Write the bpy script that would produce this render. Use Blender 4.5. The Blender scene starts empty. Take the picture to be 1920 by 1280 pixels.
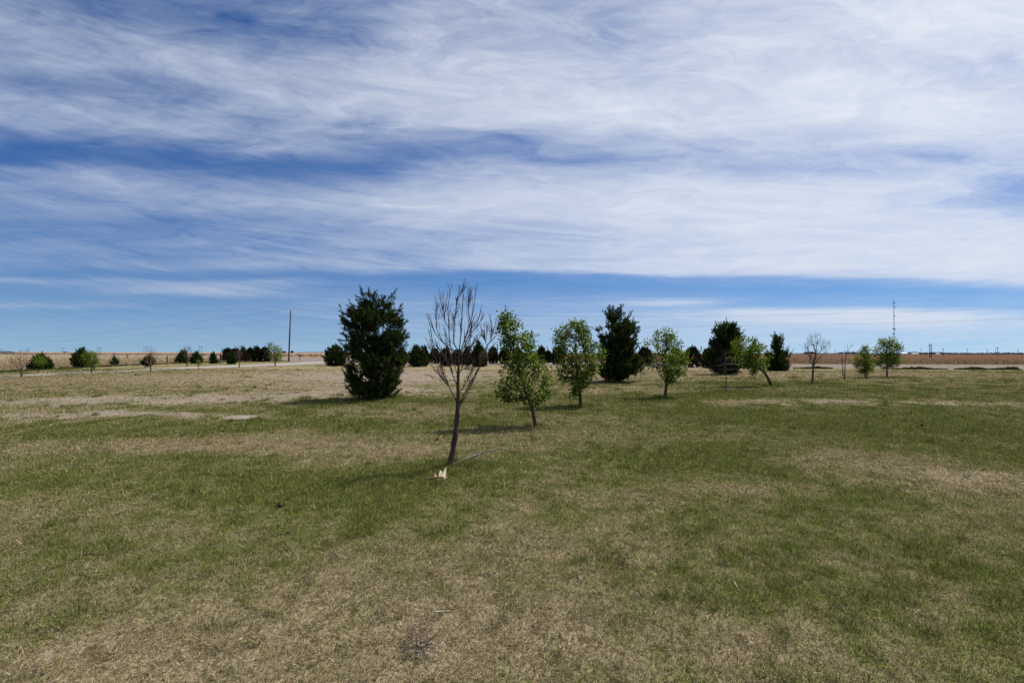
import bpy, math, random
import numpy as np
from mathutils import Matrix, Vector

rng = np.random.default_rng(7)
random.seed(7)
scene = bpy.context.scene
COL = scene.collection

# ------------------------------------------------------------------ camera
F = 1920 * 16.0 / 36.0            # focal length in photograph pixels
CAMZ = 1.6
PITCH = math.atan(21.8 / F)
ROLL = 0.0023
Fw = np.array([0, math.cos(PITCH), math.sin(PITCH)])
U0 = np.array([0, -math.sin(PITCH), math.cos(PITCH)])
R0 = np.array([1.0, 0, 0])
Rv = R0 * math.cos(ROLL) + U0 * math.sin(ROLL)
Uv = U0 * math.cos(ROLL) - R0 * math.sin(ROLL)

def ray(px, py):
    return Fw + Rv * ((px - 960) / F) + Uv * ((640 - py) / F)

def at(px, py, z=0.0):
    """ground point seen at a photograph pixel"""
    r = ray(px, py)
    t = (z - CAMZ) / r[2]
    return np.array([r[0] * t, r[1] * t, z])

def pt(px, py, Y):
    """point on the ray of a pixel at depth Y"""
    r = ray(px, py)
    t = Y / r[1]
    return np.array([r[0] * t, Y, CAMZ + r[2] * t])

cam_d = bpy.data.cameras.new('camera')
cam_d.lens = 16
cam_d.sensor_width = 36
cam_d.clip_start = 0.05
cam_d.clip_end = 60000
cam = bpy.data.objects.new('camera', cam_d)
COL.objects.link(cam)
M = Matrix(((Rv[0], Uv[0], -Fw[0], 0), (Rv[1], Uv[1], -Fw[1], 0), (Rv[2], Uv[2], -Fw[2], CAMZ), (0, 0, 0, 1)))
cam.matrix_world = M
scene.camera = cam

# ------------------------------------------------------------------ noise
def _hash(ix, iy, seed):
    h = (ix.astype(np.int64) * 374761393 + iy.astype(np.int64) * 668265263 + seed * 982451653) & 0x7fffffff
    h = ((h ^ (h >> 13)) * 1274126177) & 0x7fffffff
    h = ((h ^ (h >> 16)) * 60493) & 0x7fffffff
    return (h & 0xffff) / 65535.0

def vnoise(x, y, seed=0):
    ix = np.floor(x); iy = np.floor(y)
    fx = x - ix; fy = y - iy
    fx = fx * fx * (3 - 2 * fx); fy = fy * fy * (3 - 2 * fy)
    a = _hash(ix, iy, seed); b = _hash(ix + 1, iy, seed)
    c = _hash(ix, iy + 1, seed); d = _hash(ix + 1, iy + 1, seed)
    return (a * (1 - fx) + b * fx) * (1 - fy) + (c * (1 - fx) + d * fx) * fy

def fbm(x, y, seed=0, octv=4, gain=0.5):
    s = 0; a = 1; t = 0
    for k in range(octv):
        s = s + a * vnoise(x * 2 ** k + 17.3 * k, y * 2 ** k + 9.1 * k, seed + k)
        t += a; a *= gain
    return s / t

# ------------------------------------------------------------------ mesh helpers
class MB:
    def __init__(self):
        self.v = []; self.t = []; self.a = []; self.n = 0
    def add(self, V, T, a=0.5):
        V = np.asarray(V, float).reshape(-1, 3); T = np.asarray(T, np.int64).reshape(-1, 3)
        self.v.append(V); self.t.append(T + self.n)
        if np.isscalar(a): a = np.full(len(V), a)
        self.a.append(np.asarray(a, float)); self.n += len(V)
        return self
    def box(self, c, s, rz=0.0, M3=None):
        c = np.asarray(c, float); s = np.asarray(s, float) / 2
        V = np.array([[x, y, z] for x in (-1, 1) for y in (-1, 1) for z in (-1, 1)]) * s
        if M3 is not None: V = V @ np.asarray(M3).T
        if rz:
            k, q = math.cos(rz), math.sin(rz)
            V = V @ np.array([[k, q, 0], [-q, k, 0], [0, 0, 1]])
        Q = [(0, 1, 3, 2), (4, 6, 7, 5), (0, 4, 5, 1), (2, 3, 7, 6), (0, 2, 6, 4), (1, 5, 7, 3)]
        T = [f for q in Q for f in ((q[0], q[1], q[2]), (q[0], q[2], q[3]))]
        return self.add(V + c, T)
    def tube(self, P, R, k=8, cap=True):
        P = np.asarray(P, float); n = len(P)
        R = np.broadcast_to(np.asarray(R, float), (n,))
        T_ = np.gradient(P, axis=0); T_ /= np.linalg.norm(T_, axis=1)[:, None] + 1e-12
        ref = np.array([0, 0, 1.0]) if abs(T_[0][2]) < 0.8 else np.array([1.0, 0, 0])
        A = np.cross(T_, ref); A /= np.linalg.norm(A, axis=1)[:, None] + 1e-12
        B = np.cross(T_, A)
        th = np.arange(k) * 2 * math.pi / k
        V = P[:, None] + (A[:, None] * np.cos(th)[None, :, None] + B[:, None] * np.sin(th)[None, :, None]) * R[:, None, None]
        tris = []
        for i in range(n - 1):
            for j in range(k):
                a = i * k + j; b = i * k + (j + 1) % k; c = a + k; d = b + k
                tris += [(a, b, d), (a, d, c)]
        V = V.reshape(-1, 3)
        if cap:
            V = np.vstack([V, P[0], P[-1]]); e = n * k
            for j in range(k):
                tris += [(e, (j + 1) % k, j), (e + 1, (n - 1) * k + j, (n - 1) * k + (j + 1) % k)]
        return self.add(V, tris)
    def segs(self, P0, P1, R0, R1, k=4):
        P0 = np.asarray(P0, float); P1 = np.asarray(P1, float); m = len(P0)
        if m == 0: return self
        D = P1 - P0; D /= np.linalg.norm(D, axis=1)[:, None] + 1e-12
        ref = np.where(np.abs(D[:, 2:3]) < 0.8, np.array([[0, 0, 1.0]]), np.array([[1.0, 0, 0]]))
        A = np.cross(D, ref); A /= np.linalg.norm(A, axis=1)[:, None] + 1e-12
        B = np.cross(D, A)
        th = np.arange(k) * 2 * math.pi / k
        ring = A[:, None] * np.cos(th)[None, :, None] + B[:, None] * np.sin(th)[None, :, None]
        V = np.concatenate([P0[:, None] + ring * np.asarray(R0)[:, None, None], P1[:, None] + ring * np.asarray(R1)[:, None, None]], axis=1)
        T = []
        for j in range(k):
            a, b = j, (j + 1) % k
            T += [(a, b, b + k), (a, b + k, a + k)]
        T = np.array(T)[None] + (np.arange(m) * 2 * k)[:, None, None]
        return self.add(V.reshape(-1, 3), T.reshape(-1, 3), np.repeat(rng.random(m), 2 * k))
    def build(self, name, mat, parent=None, smooth=False, attr='rnd', link=True):
        V = np.concatenate(self.v); T = np.concatenate(self.t); a = np.concatenate(self.a)
        return mesh_obj(name, V, T, mat, parent, smooth, {attr: a})

def mesh_obj(name, V, T, mat, parent=None, smooth=False, attrs=None):
    me = bpy.data.meshes.new(name)
    me.vertices.add(len(V)); me.vertices.foreach_set('co', np.ascontiguousarray(V, dtype=np.float32).ravel())
    me.loops.add(len(T) * 3); me.loops.foreach_set('vertex_index', np.ascontiguousarray(T, dtype=np.int32).ravel())
    me.polygons.add(len(T))
    me.polygons.foreach_set('loop_start', np.arange(0, len(T) * 3, 3, dtype=np.int32))
    me.polygons.foreach_set('loop_total', np.full(len(T), 3, dtype=np.int32))
    me.polygons.foreach_set('use_smooth', np.full(len(T), smooth, dtype=bool))
    for k, v in (attrs or {}).items():
        at_ = me.attributes.new(k, 'FLOAT', 'POINT')
        at_.data.foreach_set('value', np.ascontiguousarray(v, dtype=np.float32))
    me.update(calc_edges=True)
    me.materials.append(mat)
    o = bpy.data.objects.new(name, me)
    COL.objects.link(o)
    if parent: o.parent = parent
    return o

def tag(o, label=None, cat=None, group=None, kind=None):
    if label: o['label'] = label
    if cat: o['category'] = cat
    if group: o['group'] = group
    if kind: o['kind'] = kind
    return o

def thing(name, label, cat, loc, group=None):
    o = bpy.data.objects.new(name, None)
    o.empty_display_size = 0.2
    COL.objects.link(o); o.location = loc
    return tag(o, label, cat, group)

# ------------------------------------------------------------------ node helpers
class NT:
    def __init__(self, nt): self.nt = nt
    def n(self, typ, **kw):
        nd = self.nt.nodes.new(typ)
        for k, v in kw.items(): setattr(nd, k, v)
        return nd
    def link(self, a, b): self.nt.links.new(a, b)
    def setin(self, sock, v):
        if isinstance(v, bpy.types.NodeSocket): self.link(v, sock)
        else: sock.default_value = v
    def math(self, op, a, b=None, c=None, clamp=False):
        nd = self.n('ShaderNodeMath', operation=op, use_clamp=clamp)
        self.setin(nd.inputs[0], a)
        if b is not None: self.setin(nd.inputs[1], b)
        if c is not None: self.setin(nd.inputs[2], c)
        return nd.outputs[0]
    def vec(self, x, y, z):
        nd = self.n('ShaderNodeCombineXYZ')
        for s, v in zip(nd.inputs, (x, y, z)): self.setin(s, v)
        return nd.outputs[0]
    def noise(self, vec, scale, detail=4, rough=0.5, dist=0.0):
        nd = self.n('ShaderNodeTexNoise')
        if vec is not None: self.link(vec, nd.inputs['Vector'])
        nd.inputs['Scale'].default_value = scale; nd.inputs['Detail'].default_value = detail
        nd.inputs['Roughness'].default_value = rough; nd.inputs['Distortion'].default_value = dist
        return nd.outputs[0]
    def mix(self, f, a, b, blend='MIX'):
        nd = self.n('ShaderNodeMix', data_type='RGBA', blend_type=blend)
        self.setin(nd.inputs[0], f)
        for s, v in ((nd.inputs[6], a), (nd.inputs[7], b)):
            if isinstance(v, tuple) and len(v) == 3: v = (*v, 1)
            self.setin(s, v)
        return nd.outputs[2]
    def mixf(self, f, a, b):
        nd = self.n('ShaderNodeMix', data_type='FLOAT')
        self.setin(nd.inputs[0], f); self.setin(nd.inputs[2], a); self.setin(nd.inputs[3], b)
        return nd.outputs[0]
    def ramp(self, f, stops, interp='LINEAR'):
        nd = self.n('ShaderNodeValToRGB')
        cr = nd.color_ramp; cr.interpolation = interp
        while len(cr.elements) < len(stops): cr.elements.new(0.5)
        for e, (p, c) in zip(cr.elements, stops):
            e.position = p
            e.color = (c, c, c, 1) if np.isscalar(c) else (*c, 1)
        self.setin(nd.inputs[0], f)
        return nd.outputs[0]
    def rng(self, v, a, b, c, d, smooth=False):
        nd = self.n('ShaderNodeMapRange', interpolation_type='SMOOTHSTEP' if smooth else 'LINEAR')
        for s, x in zip(nd.inputs, (v, a, b, c, d)): self.setin(s, x)
        return nd.outputs[0]
    def attr(self, name):
        return self.n('ShaderNodeAttribute', attribute_name=name).outputs['Fac']

def new_mat(name):
    m = bpy.data.materials.new(name); m.use_nodes = True
    m.node_tree.nodes.clear()
    g = NT(m.node_tree)
    out = g.n('ShaderNodeOutputMaterial')
    return m, g, out

def simple_mat(name, c1, c2, scale=8, rough=0.8, bump=0.0, stretch=(1, 1, 1), metallic=0.0, detail=4):
    m, g, out = new_mat(name)
    tc = g.n('ShaderNodeTexCoord')
    mp = g.n('ShaderNodeMapping'); mp.inputs['Scale'].default_value = stretch
    g.link(tc.outputs['Object'], mp.inputs['Vector'])
    nz = g.noise(mp.outputs[0], scale, detail, 0.6)
    f = g.rng(nz, 0.3, 0.7, 0, 1)
    col = g.mix(f, c1, c2)
    b = g.n('ShaderNodeBsdfPrincipled')
    g.link(col, b.inputs['Base Color']); b.inputs['Roughness'].default_value = rough
    b.inputs['Metallic'].default_value = metallic
    b.inputs['Specular IOR Level'].default_value = 0.25
    if bump:
        bp = g.n('ShaderNodeBump'); bp.inputs['Strength'].default_value = bump; bp.inputs['Distance'].default_value = 0.02
        g.link(nz, bp.inputs['Height']); g.link(bp.outputs[0], b.inputs['Normal'])
    g.link(b.outputs[0], out.inputs[0])
    return m

def leaf_mat(name, stops, transl=0.35, rough=0.5, gloss=0.0):
    """foliage: colour per leaf from its random number, part of the light let through"""
    m, g, out = new_mat(name)
    col = g.ramp(g.attr('rnd'), stops)
    d = g.n('ShaderNodeBsdfDiffuse'); g.link(col, d.inputs[0])
    t = g.n('ShaderNodeBsdfTranslucent')
    tcol = g.mix(1.0, col, (1.15, 1.25, 0.6), 'MULTIPLY'); g.link(tcol, t.inputs[0])
    mx = g.n('ShaderNodeMixShader'); mx.inputs[0].default_value = transl
    g.link(d.outputs[0], mx.inputs[1]); g.link(t.outputs[0], mx.inputs[2])
    gl = g.n('ShaderNodeBsdfGlossy'); gl.inputs['Roughness'].default_value = rough
    gl.inputs[0].default_value = (1, 1, 1, 1)
    m2 = g.n('ShaderNodeMixShader'); m2.inputs[0].default_value = gloss
    g.link(mx.outputs[0], m2.inputs[1]); g.link(gl.outputs[0], m2.inputs[2])
    g.link(m2.outputs[0], out.inputs[0])
    return m

# ------------------------------------------------------------------ light and sky
SUN_EL = math.radians(57)
SUN_AZ = math.radians(58)      # from straight ahead towards the right
sd = Vector((math.sin(SUN_AZ) * math.cos(SUN_EL), math.cos(SUN_AZ) * math.cos(SUN_EL), math.sin(SUN_EL)))
sl = bpy.data.lights.new('sun', 'SUN'); sl.energy = 5.0; sl.angle = math.radians(0.53); sl.color = (1, 0.95, 0.88)
so = bpy.data.objects.new('sun', sl); COL.objects.link(so)
so.rotation_euler = (-sd).to_track_quat('-Z', 'Y').to_euler(); so.location = (20, 12, 40)

SKY = {  # cirrus cover read column by column: (photo row, cover)
0: [(0,.3),(30,.35),(50,.5),(80,.6),(115,.62),(140,.45),(160,.4),(185,.62),(215,.7),(235,.55),(250,.4),(265,.2),(275,.05),(295,.02),(308,.15),(318,.55),(345,.65),(370,.55),(390,.35),(415,.3),(440,.25),(465,.45),(480,.4),(500,.25),(518,.1),(526,.6),(536,.1),(560,.1),(572,.5),(582,.12),(595,.15),(610,.25),(640,.25)],
160: [(0,.2),(30,.3),(60,.5),(90,.65),(120,.65),(150,.4),(170,.4),(190,.6),(215,.7),(235,.6),(250,.45),(262,.4),(280,.1),(300,.1),(315,.3),(330,.6),(360,.68),(385,.5),(410,.3),(440,.3),(465,.45),(485,.3),(500,.35),(515,.1),(527,.5),(540,.15),(560,.12),(572,.4),(582,.12),(610,.25),(640,.25)],
320: [(0,.25),(40,.25),(80,.5),(110,.7),(130,.6),(145,.45),(165,.35),(190,.35),(210,.6),(235,.75),(250,.6),(265,.3),(285,.05),(305,.05),(325,.3),(345,.65),(370,.65),(390,.5),(410,.25),(430,.2),(450,.35),(465,.4),(485,.25),(500,.35),(512,.15),(522,.15),(531,.75),(546,.7),(556,.2),(568,.1),(600,.25),(640,.3)],
480: [(0,.25),(40,.35),(80,.35),(110,.55),(140,.75),(170,.7),(195,.55),(215,.45),(240,.4),(260,.5),(275,.6),(285,.35),(300,.08),(325,.1),(345,.4),(370,.65),(395,.6),(412,.3),(430,.35),(460,.4),(485,.5),(500,.5),(510,.2),(520,.08),(533,.5),(550,.65),(560,.2),(572,.2),(600,.25),(640,.3)],
640: [(0,.3),(40,.25),(80,.35),(110,.55),(150,.85),(190,.85),(220,.8),(240,.55),(255,.45),(270,.45),(290,.25),(310,.15),(330,.2),(350,.4),(375,.8),(400,.75),(420,.55),(440,.45),(465,.5),(490,.6),(505,.5),(514,.1),(525,.1),(545,.15),(570,.35),(600,.3),(640,.3)],
800: [(0,.45),(40,.6),(80,.7),(120,.8),(160,.9),(200,.9),(230,.8),(250,.45),(265,.4),(280,.3),(300,.25),(320,.5),(345,.65),(370,.85),(400,.8),(425,.8),(445,.5),(470,.55),(500,.6),(512,.2),(520,.05),(545,.1),(575,.35),(600,.3),(640,.35)],
960: [(0,.6),(40,.65),(80,.6),(110,.7),(150,.85),(190,.9),(225,.9),(245,.5),(260,.35),(290,.3),(310,.55),(340,.8),(375,.9),(405,.9),(430,.7),(450,.65),(480,.75),(505,.75),(514,.15),(530,.03),(560,.25),(590,.35),(620,.4),(650,.4)],
1120: [(0,.55),(30,.6),(70,.5),(110,.55),(140,.7),(170,.85),(200,.9),(230,.9),(250,.65),(275,.35),(300,.4),(320,.65),(350,.85),(400,.9),(430,.75),(460,.8),(490,.8),(508,.8),(516,.15),(535,.03),(565,.25),(590,.4),(620,.4),(650,.4)],
1280: [(0,.65),(40,.65),(80,.7),(120,.75),(160,.8),(200,.85),(240,.85),(270,.65),(295,.45),(315,.6),(340,.85),(380,.9),(420,.9),(460,.85),(490,.85),(510,.85),(518,.2),(540,.05),(556,.2),(567,.85),(576,.3),(590,.55),(620,.5),(650,.45)],
1440: [(0,.75),(40,.75),(80,.85),(120,.8),(160,.8),(200,.85),(240,.8),(270,.7),(300,.65),(315,.5),(330,.7),(360,.9),(400,.9),(450,.9),(500,.88),(512,.8),(522,.3),(545,.03),(572,.2),(583,.9),(600,.8),(620,.5),(650,.45)],
1600: [(0,.8),(40,.85),(80,.75),(120,.8),(160,.9),(220,.9),(250,.8),(280,.7),(300,.6),(315,.6),(325,.55),(345,.85),(380,.92),(450,.92),(500,.9),(515,.8),(526,.3),(545,.03),(572,.2),(584,.95),(605,.85),(620,.5),(650,.45)],
1760: [(0,.85),(40,.95),(80,.9),(120,.8),(160,.88),(220,.92),(260,.85),(285,.65),(298,.45),(310,.65),(340,.85),(370,.75),(390,.85),(450,.93),(500,.93),(518,.8),(530,.35),(545,.06),(574,.2),(588,.9),(606,.8),(625,.55),(650,.4)],
1920: [(0,.9),(40,.9),(80,.75),(120,.7),(160,.8),(220,.85),(270,.8),(310,.7),(330,.45),(350,.4),(370,.4),(390,.55),(420,.85),(470,.93),(510,.92),(530,.85),(538,.5),(550,.1),(575,.2),(590,.6),(605,.6),(625,.5),(650,.4)],
}
VMAX = 0.85

def build_world():
    w = bpy.data.worlds.new('World'); scene.world = w; w.use_nodes = True
    w.node_tree.nodes.clear()
    g = NT(w.node_tree)
    out = g.n('ShaderNodeOutputWorld'); bg = g.n('ShaderNodeBackground')
    g.link(bg.outputs[0], out.inputs[0])
    SKYSTR = 0.1
    bg.inputs[1].default_value = SKYSTR
    sky = g.n('ShaderNodeTexSky', sky_type='NISHITA')
    sky.sun_disc = False; sky.sun_elevation = SUN_EL; sky.sun_rotation = SUN_AZ
    sky.altitude = 900; sky.air_density = 1.0; sky.dust_density = 0.1; sky.ozone_density = 3.0
    tc = g.n('ShaderNodeTexCoord')
    sp = g.n('ShaderNodeSeparateXYZ'); g.link(tc.outputs['Generated'], sp.inputs[0])
    x, y, z = sp.outputs
    lift = g.vec(x, y, g.math('MULTIPLY_ADD', z, 0.93, 0.075)); g.link(lift, sky.inputs[0])
    low = g.rng(z, 0.0, 0.30, 1.0, 0.0, True)
    tintc = g.mix(low, (0.33, 0.60, 0.91), (0.58, 0.735, 0.86))
    blue = g.mix(1.0, sky.outputs[0], tintc, 'MULTIPLY')
    h = g.math('SQRT', g.math('ADD', g.math('MULTIPLY', x, x), g.math('MULTIPLY', y, y)))
    yy = g.math('MAXIMUM', g.math('MAXIMUM', y, g.math('MULTIPLY', h, 0.3)), 0.01)
    u = g.math('DIVIDE', x, yy); v = g.math('DIVIDE', g.math('MAXIMUM', z, 0.0), yy)
    # streaks: long wisps that sag to the right in the west, finer towards the horizon
    du = g.math('SUBTRACT', u, 0.25)
    bend = g.math('MULTIPLY', g.math('MULTIPLY', du, du), 0.105)
    lv = g.math('LOGARITHM', g.math('ADD', g.math('SUBTRACT', v, bend), 0.28), 2.718)
    lv0 = g.math('LOGARITHM', g.math('ADD', v, 0.12), 2.718)
    big = g.n('ShaderNodeTexNoise'); g.link(g.vec(g.math('MULTIPLY', u, 2.4), g.math('MULTIPLY', lv, 8.0), 3.1), big.inputs['Vector'])
    big.inputs['Scale'].default_value = 1; big.inputs['Detail'].default_value = 5; big.inputs['Roughness'].default_value = 0.55
    bs = g.n('ShaderNodeSeparateColor'); g.link(big.outputs['Color'], bs.inputs[0])
    wv = g.math('MULTIPLY', g.math('SUBTRACT', bs.outputs[0], 0.5), g.math('ADD', g.math('MULTIPLY', v, 0.10), 0.012))
    wu = g.math('MULTIPLY', g.math('SUBTRACT', bs.outputs[1], 0.5), 0.35)
    uw = g.math('ADD', u, wu); vw = g.math('ADD', v, wv)
    pos = g.math('DIVIDE', vw, VMAX)
    col_u = g.math('DIVIDE', g.math('MULTIPLY_ADD', uw, F, 960.0), 160.0)      # column index, 0..12
    cover = None
    for i, (px, stops) in enumerate(SKY.items()):
        st = []
        for row, c in sorted(stops, reverse=True):
            r = ray(px, row); st.append((max(0.0, r[2] / r[1] / VMAX), c))
        st = [(0.0, st[0][1])] + [s for s in st if s[0] > 0.002]
        rv = g.ramp(pos, st[:32])
        if cover is None: cover = rv
        else:
            f = g.rng(col_u, i - 1.0, float(i), 0.0, 1.0, True)
            cover = g.mix(f, cover, rv)
    cov = g.n('ShaderNodeSeparateColor'); g.link(cover, cov.inputs[0]); cov = cov.outputs[0]
    west = g.rng(u, -0.5, 0.5, 1.0, 0.0, True)
    s1 = g.noise(g.vec(g.math('MULTIPLY', uw, 1.9), g.math('MULTIPLY', lv, 10.0), 0.0), 1.0, 9, 0.64, 1.0)
    s2 = g.noise(g.vec(g.math('MULTIPLY', uw, 4.2), g.math('MULTIPLY', lv0, 8.5), 7.0), 1.0, 9, 0.66, 1.4)
    s3 = g.noise(g.vec(g.math('MULTIPLY', u, 5.5), g.math('MULTIPLY', lv, 30.0), 2.0), 1.0, 7, 0.68, 1.6)
    det = g.math('MULTIPLY', g.math('SUBTRACT', s1, 0.5), g.mixf(west, 0.45, 0.95))
    det = g.math('ADD', det, g.math('MULTIPLY', g.math('SUBTRACT', s2, 0.5), g.mixf(west, 0.95, 1.0)))
    det = g.math('ADD', det, g.math('MULTIPLY', g.math('SUBTRACT', s3, 0.5), g.mixf(west, 0.22, 0.34)))
    wgt = g.math('ADD', g.math('MULTIPLY', g.math('MULTIPLY', cov, g.math('SUBTRACT', 1.12, cov)), 2.4), 0.07)
    cov = g.math('MULTIPLY', cov, g.mixf(west, 1.0, 0.88))
    D = g.math('ADD', cov, g.math('MULTIPLY', det, wgt), clamp=True)
    D = g.math('POWER', D, 1.12)
    # cloud radiance: thin ice cloud lit by the sun, brighter towards it
    dp = g.n('ShaderNodeVectorMath', operation='DOT_PRODUCT')
    g.link(tc.outputs['Generated'], dp.inputs[0]); dp.inputs[1].default_value = sd
    glow = g.rng(dp.outputs['Value'], 0.0, 1.0, 0.0, 1.0)
    cl = g.mix(glow, (4.2, 4.9, 6.4), (8.1, 8.5, 9.1))
    res = g.mix(g.math('MULTIPLY', D, 0.95), blue, cl)
    g.link(res, bg.inputs[0])
build_world()

scene.view_settings.view_transform = 'Standard'
scene.view_settings.look = 'None'
scene.view_settings.exposure = 0.12
scene.view_settings.gamma = 1.0
scene.view_settings.use_curve_mapping = False

# ------------------------------------------------------------------ lawn maps (world space)
def ell(cx, cy, rx, ry):
    c = at(cx, cy); Y = c[1]
    a = at(cx, cy - ry); b = at(cx, cy + ry)
    return c[0], (a[1] + b[1]) / 2, rx * Y / F, (a[1] - b[1]) / 2

GREEN = [  # photo x, y, half width, half height, strength
(330,905,380,45,.45),(560,930,260,50,.45),(690,905,160,22,.5),(860,878,70,13,.9),(300,860,300,12,.3),
(1150,870,260,45,.35),(1360,862,170,30,.4),(1720,800,260,38,.45),(1870,850,80,16,.4),
(560,800,260,13,.6),(200,815,220,9,.35),(250,768,70,4,.5),(380,772,100,5,.6),(60,742,130,9,.45),
(700,748,190,9,.45),(910,722,70,14,.4),(880,792,32,5,1.1),(812,795,17,4,.8),(960,770,150,14,.25),
(1330,741,110,8,.8),(1390,722,130,6,.65),(1225,752,60,6,.8),(1110,745,70,8,.4),(1540,719,55,4,.6),
(1645,708,75,3,.55),(1780,735,150,8,.35),(1640,735,60,6,.3),(1500,800,220,20,.3),
(850,925,260,26,.3),(560,1010,220,40,.25),(640,965,200,30,.25),(1250,1000,420,60,.18),(1560,1060,360,110,.15),(1890,1130,90,90,.4),
(250,1040,150,30,.22),(30,1180,70,50,.2),(60,905,120,16,.2),(1680,935,260,22,.3),(1260,770,220,10,.2),
(720,752,50,4,.6),(650,752,90,6,.4),(1330,780,200,10,.2),(260,746,90,5,.35),
]
STRAW = [
(110,836,170,16,.6),(545,832,190,18,.6),(260,842,160,9,.3),(500,715,430,26,.75),(100,714,220,9,.8),(950,700,250,14,.6),
(1400,757,130,6,.9),(1200,733,100,4,.9),(1570,866,140,18,.5),(1350,920,100,14,.5),(1850,905,140,24,.55),
(640,1215,460,80,.42),(150,1240,260,60,.42),(50,965,90,40,.45),(950,1180,320,90,.32),(1010,930,170,24,.28),
(1120,980,200,36,.18),(820,770,120,8,.3),(1650,700,320,7,.4),(1450,700,200,8,.4),(360,1010,160,30,.12),
(860,1040,300,36,.22),(1740,1120,120,60,.12),(1330,1240,300,50,.15),(790,845,70,10,.35),(660,855,90,10,.25),
]
BARE = [
(1540,754,230,7,.42),(250,752,190,9,.7),(170,776,150,7,.6),(330,778,190,6,.4),(750,708,150,14,.5),(560,742,120,10,.35),
(790,1212,50,22,.5),(820,735,120,7,.3),(1880,760,160,8,.35),(1100,735,80,8,.35),(600,700,250,12,.25),(1800,885,140,14,.25),(680,775,90,7,.2),(1860,900,60,14,.3),
]
GREEN = [(*ell(*e[:4]), e[4]) for e in GREEN]
STRAW = [(*ell(*e[:4]), e[4]) for e in STRAW]
BARE = [(*ell(*e[:4]), e[4]) for e in BARE]

def blobs(L, x, y):
    s = np.zeros_like(x)
    for cx, cy, rx, ry, k in L:
        q = ((x - cx) / rx) ** 2 + ((y - cy) / ry) ** 2
        s = s + k * np.exp(-q * 0.9)
    return s

def lawn(x, y):
    d = np.hypot(x, y) + 0.1
    k = 0.16 * d ** 0.6
    wx = (fbm(x * 0.9, y * 0.9, 31, 3) - 0.5) * k * 1.6
    wy = (fbm(x * 0.9, y * 0.9, 47, 3) - 0.5) * k * 1.6
    xs, ys = x + wx, y + wy
    g = 0.57 + 0.78 * blobs(GREEN, xs, ys) - 0.85 * blobs(STRAW, xs, ys) + 0.05 * np.clip(x / d, -0.3, 0.7)
    g = g + (fbm(x * 0.35, y * 0.35, 3, 4) - 0.5) * 0.42 + (fbm(x * 1.7, y * 1.3, 5, 4) - 0.5) * 0.45 + (fbm(x * 6.5, y * 6.0, 8, 2) - 0.5) * 0.75 * np.clip(1.3 - d / 16, 0.25, 1)
    g = g - np.clip((d - 20) / 30, 0, 0.2)
    tf = fbm(x * 2.2, y * 1.5, 91, 4); g = g + np.clip((tf - 0.57) * 8, 0, 0.8) * np.clip((d - 9) / 6, 0, 1)
    b = blobs(BARE, xs, ys) * 1.35 + (fbm(x * 1.1, y * 1.1, 11, 4) - 0.5) * 0.35 + (fbm(x * 4, y * 4, 13, 3) - 0.5) * 0.6
    b = b + 0.30 * np.clip((d - 13) / 8, 0, 1) * np.clip((44 - d) / 8, 0, 1) * np.clip((4 - x) / 8, 0.15, 1)
    b = np.where(blobs(BARE, xs, ys) > 0.05, b, b * 0.6)
    return np.clip(g, 0, 1.3), np.clip(b, 0, 1)

def relief(x, y):
    d = np.hypot(x, y)
    fade = np.clip((46 - d) / 14, 0, 1)
    r = (fbm(x * 0.5, y * 0.5, 61, 3) - 0.5) * 0.06 + (fbm(x * 3.1, y * 3.1, 67, 3) - 0.5) * 0.03
    amp = 0.6 + np.clip((d - 12) / 10, 0, 1) * 1.2
    return r * fade * amp

def gz(x, y):
    return float(relief(np.array([x]), np.array([y]))[0])

def base_at(px, py):
    p = at(px, py)
    return np.array([p[0], p[1], gz(p[0], p[1])])

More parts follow.
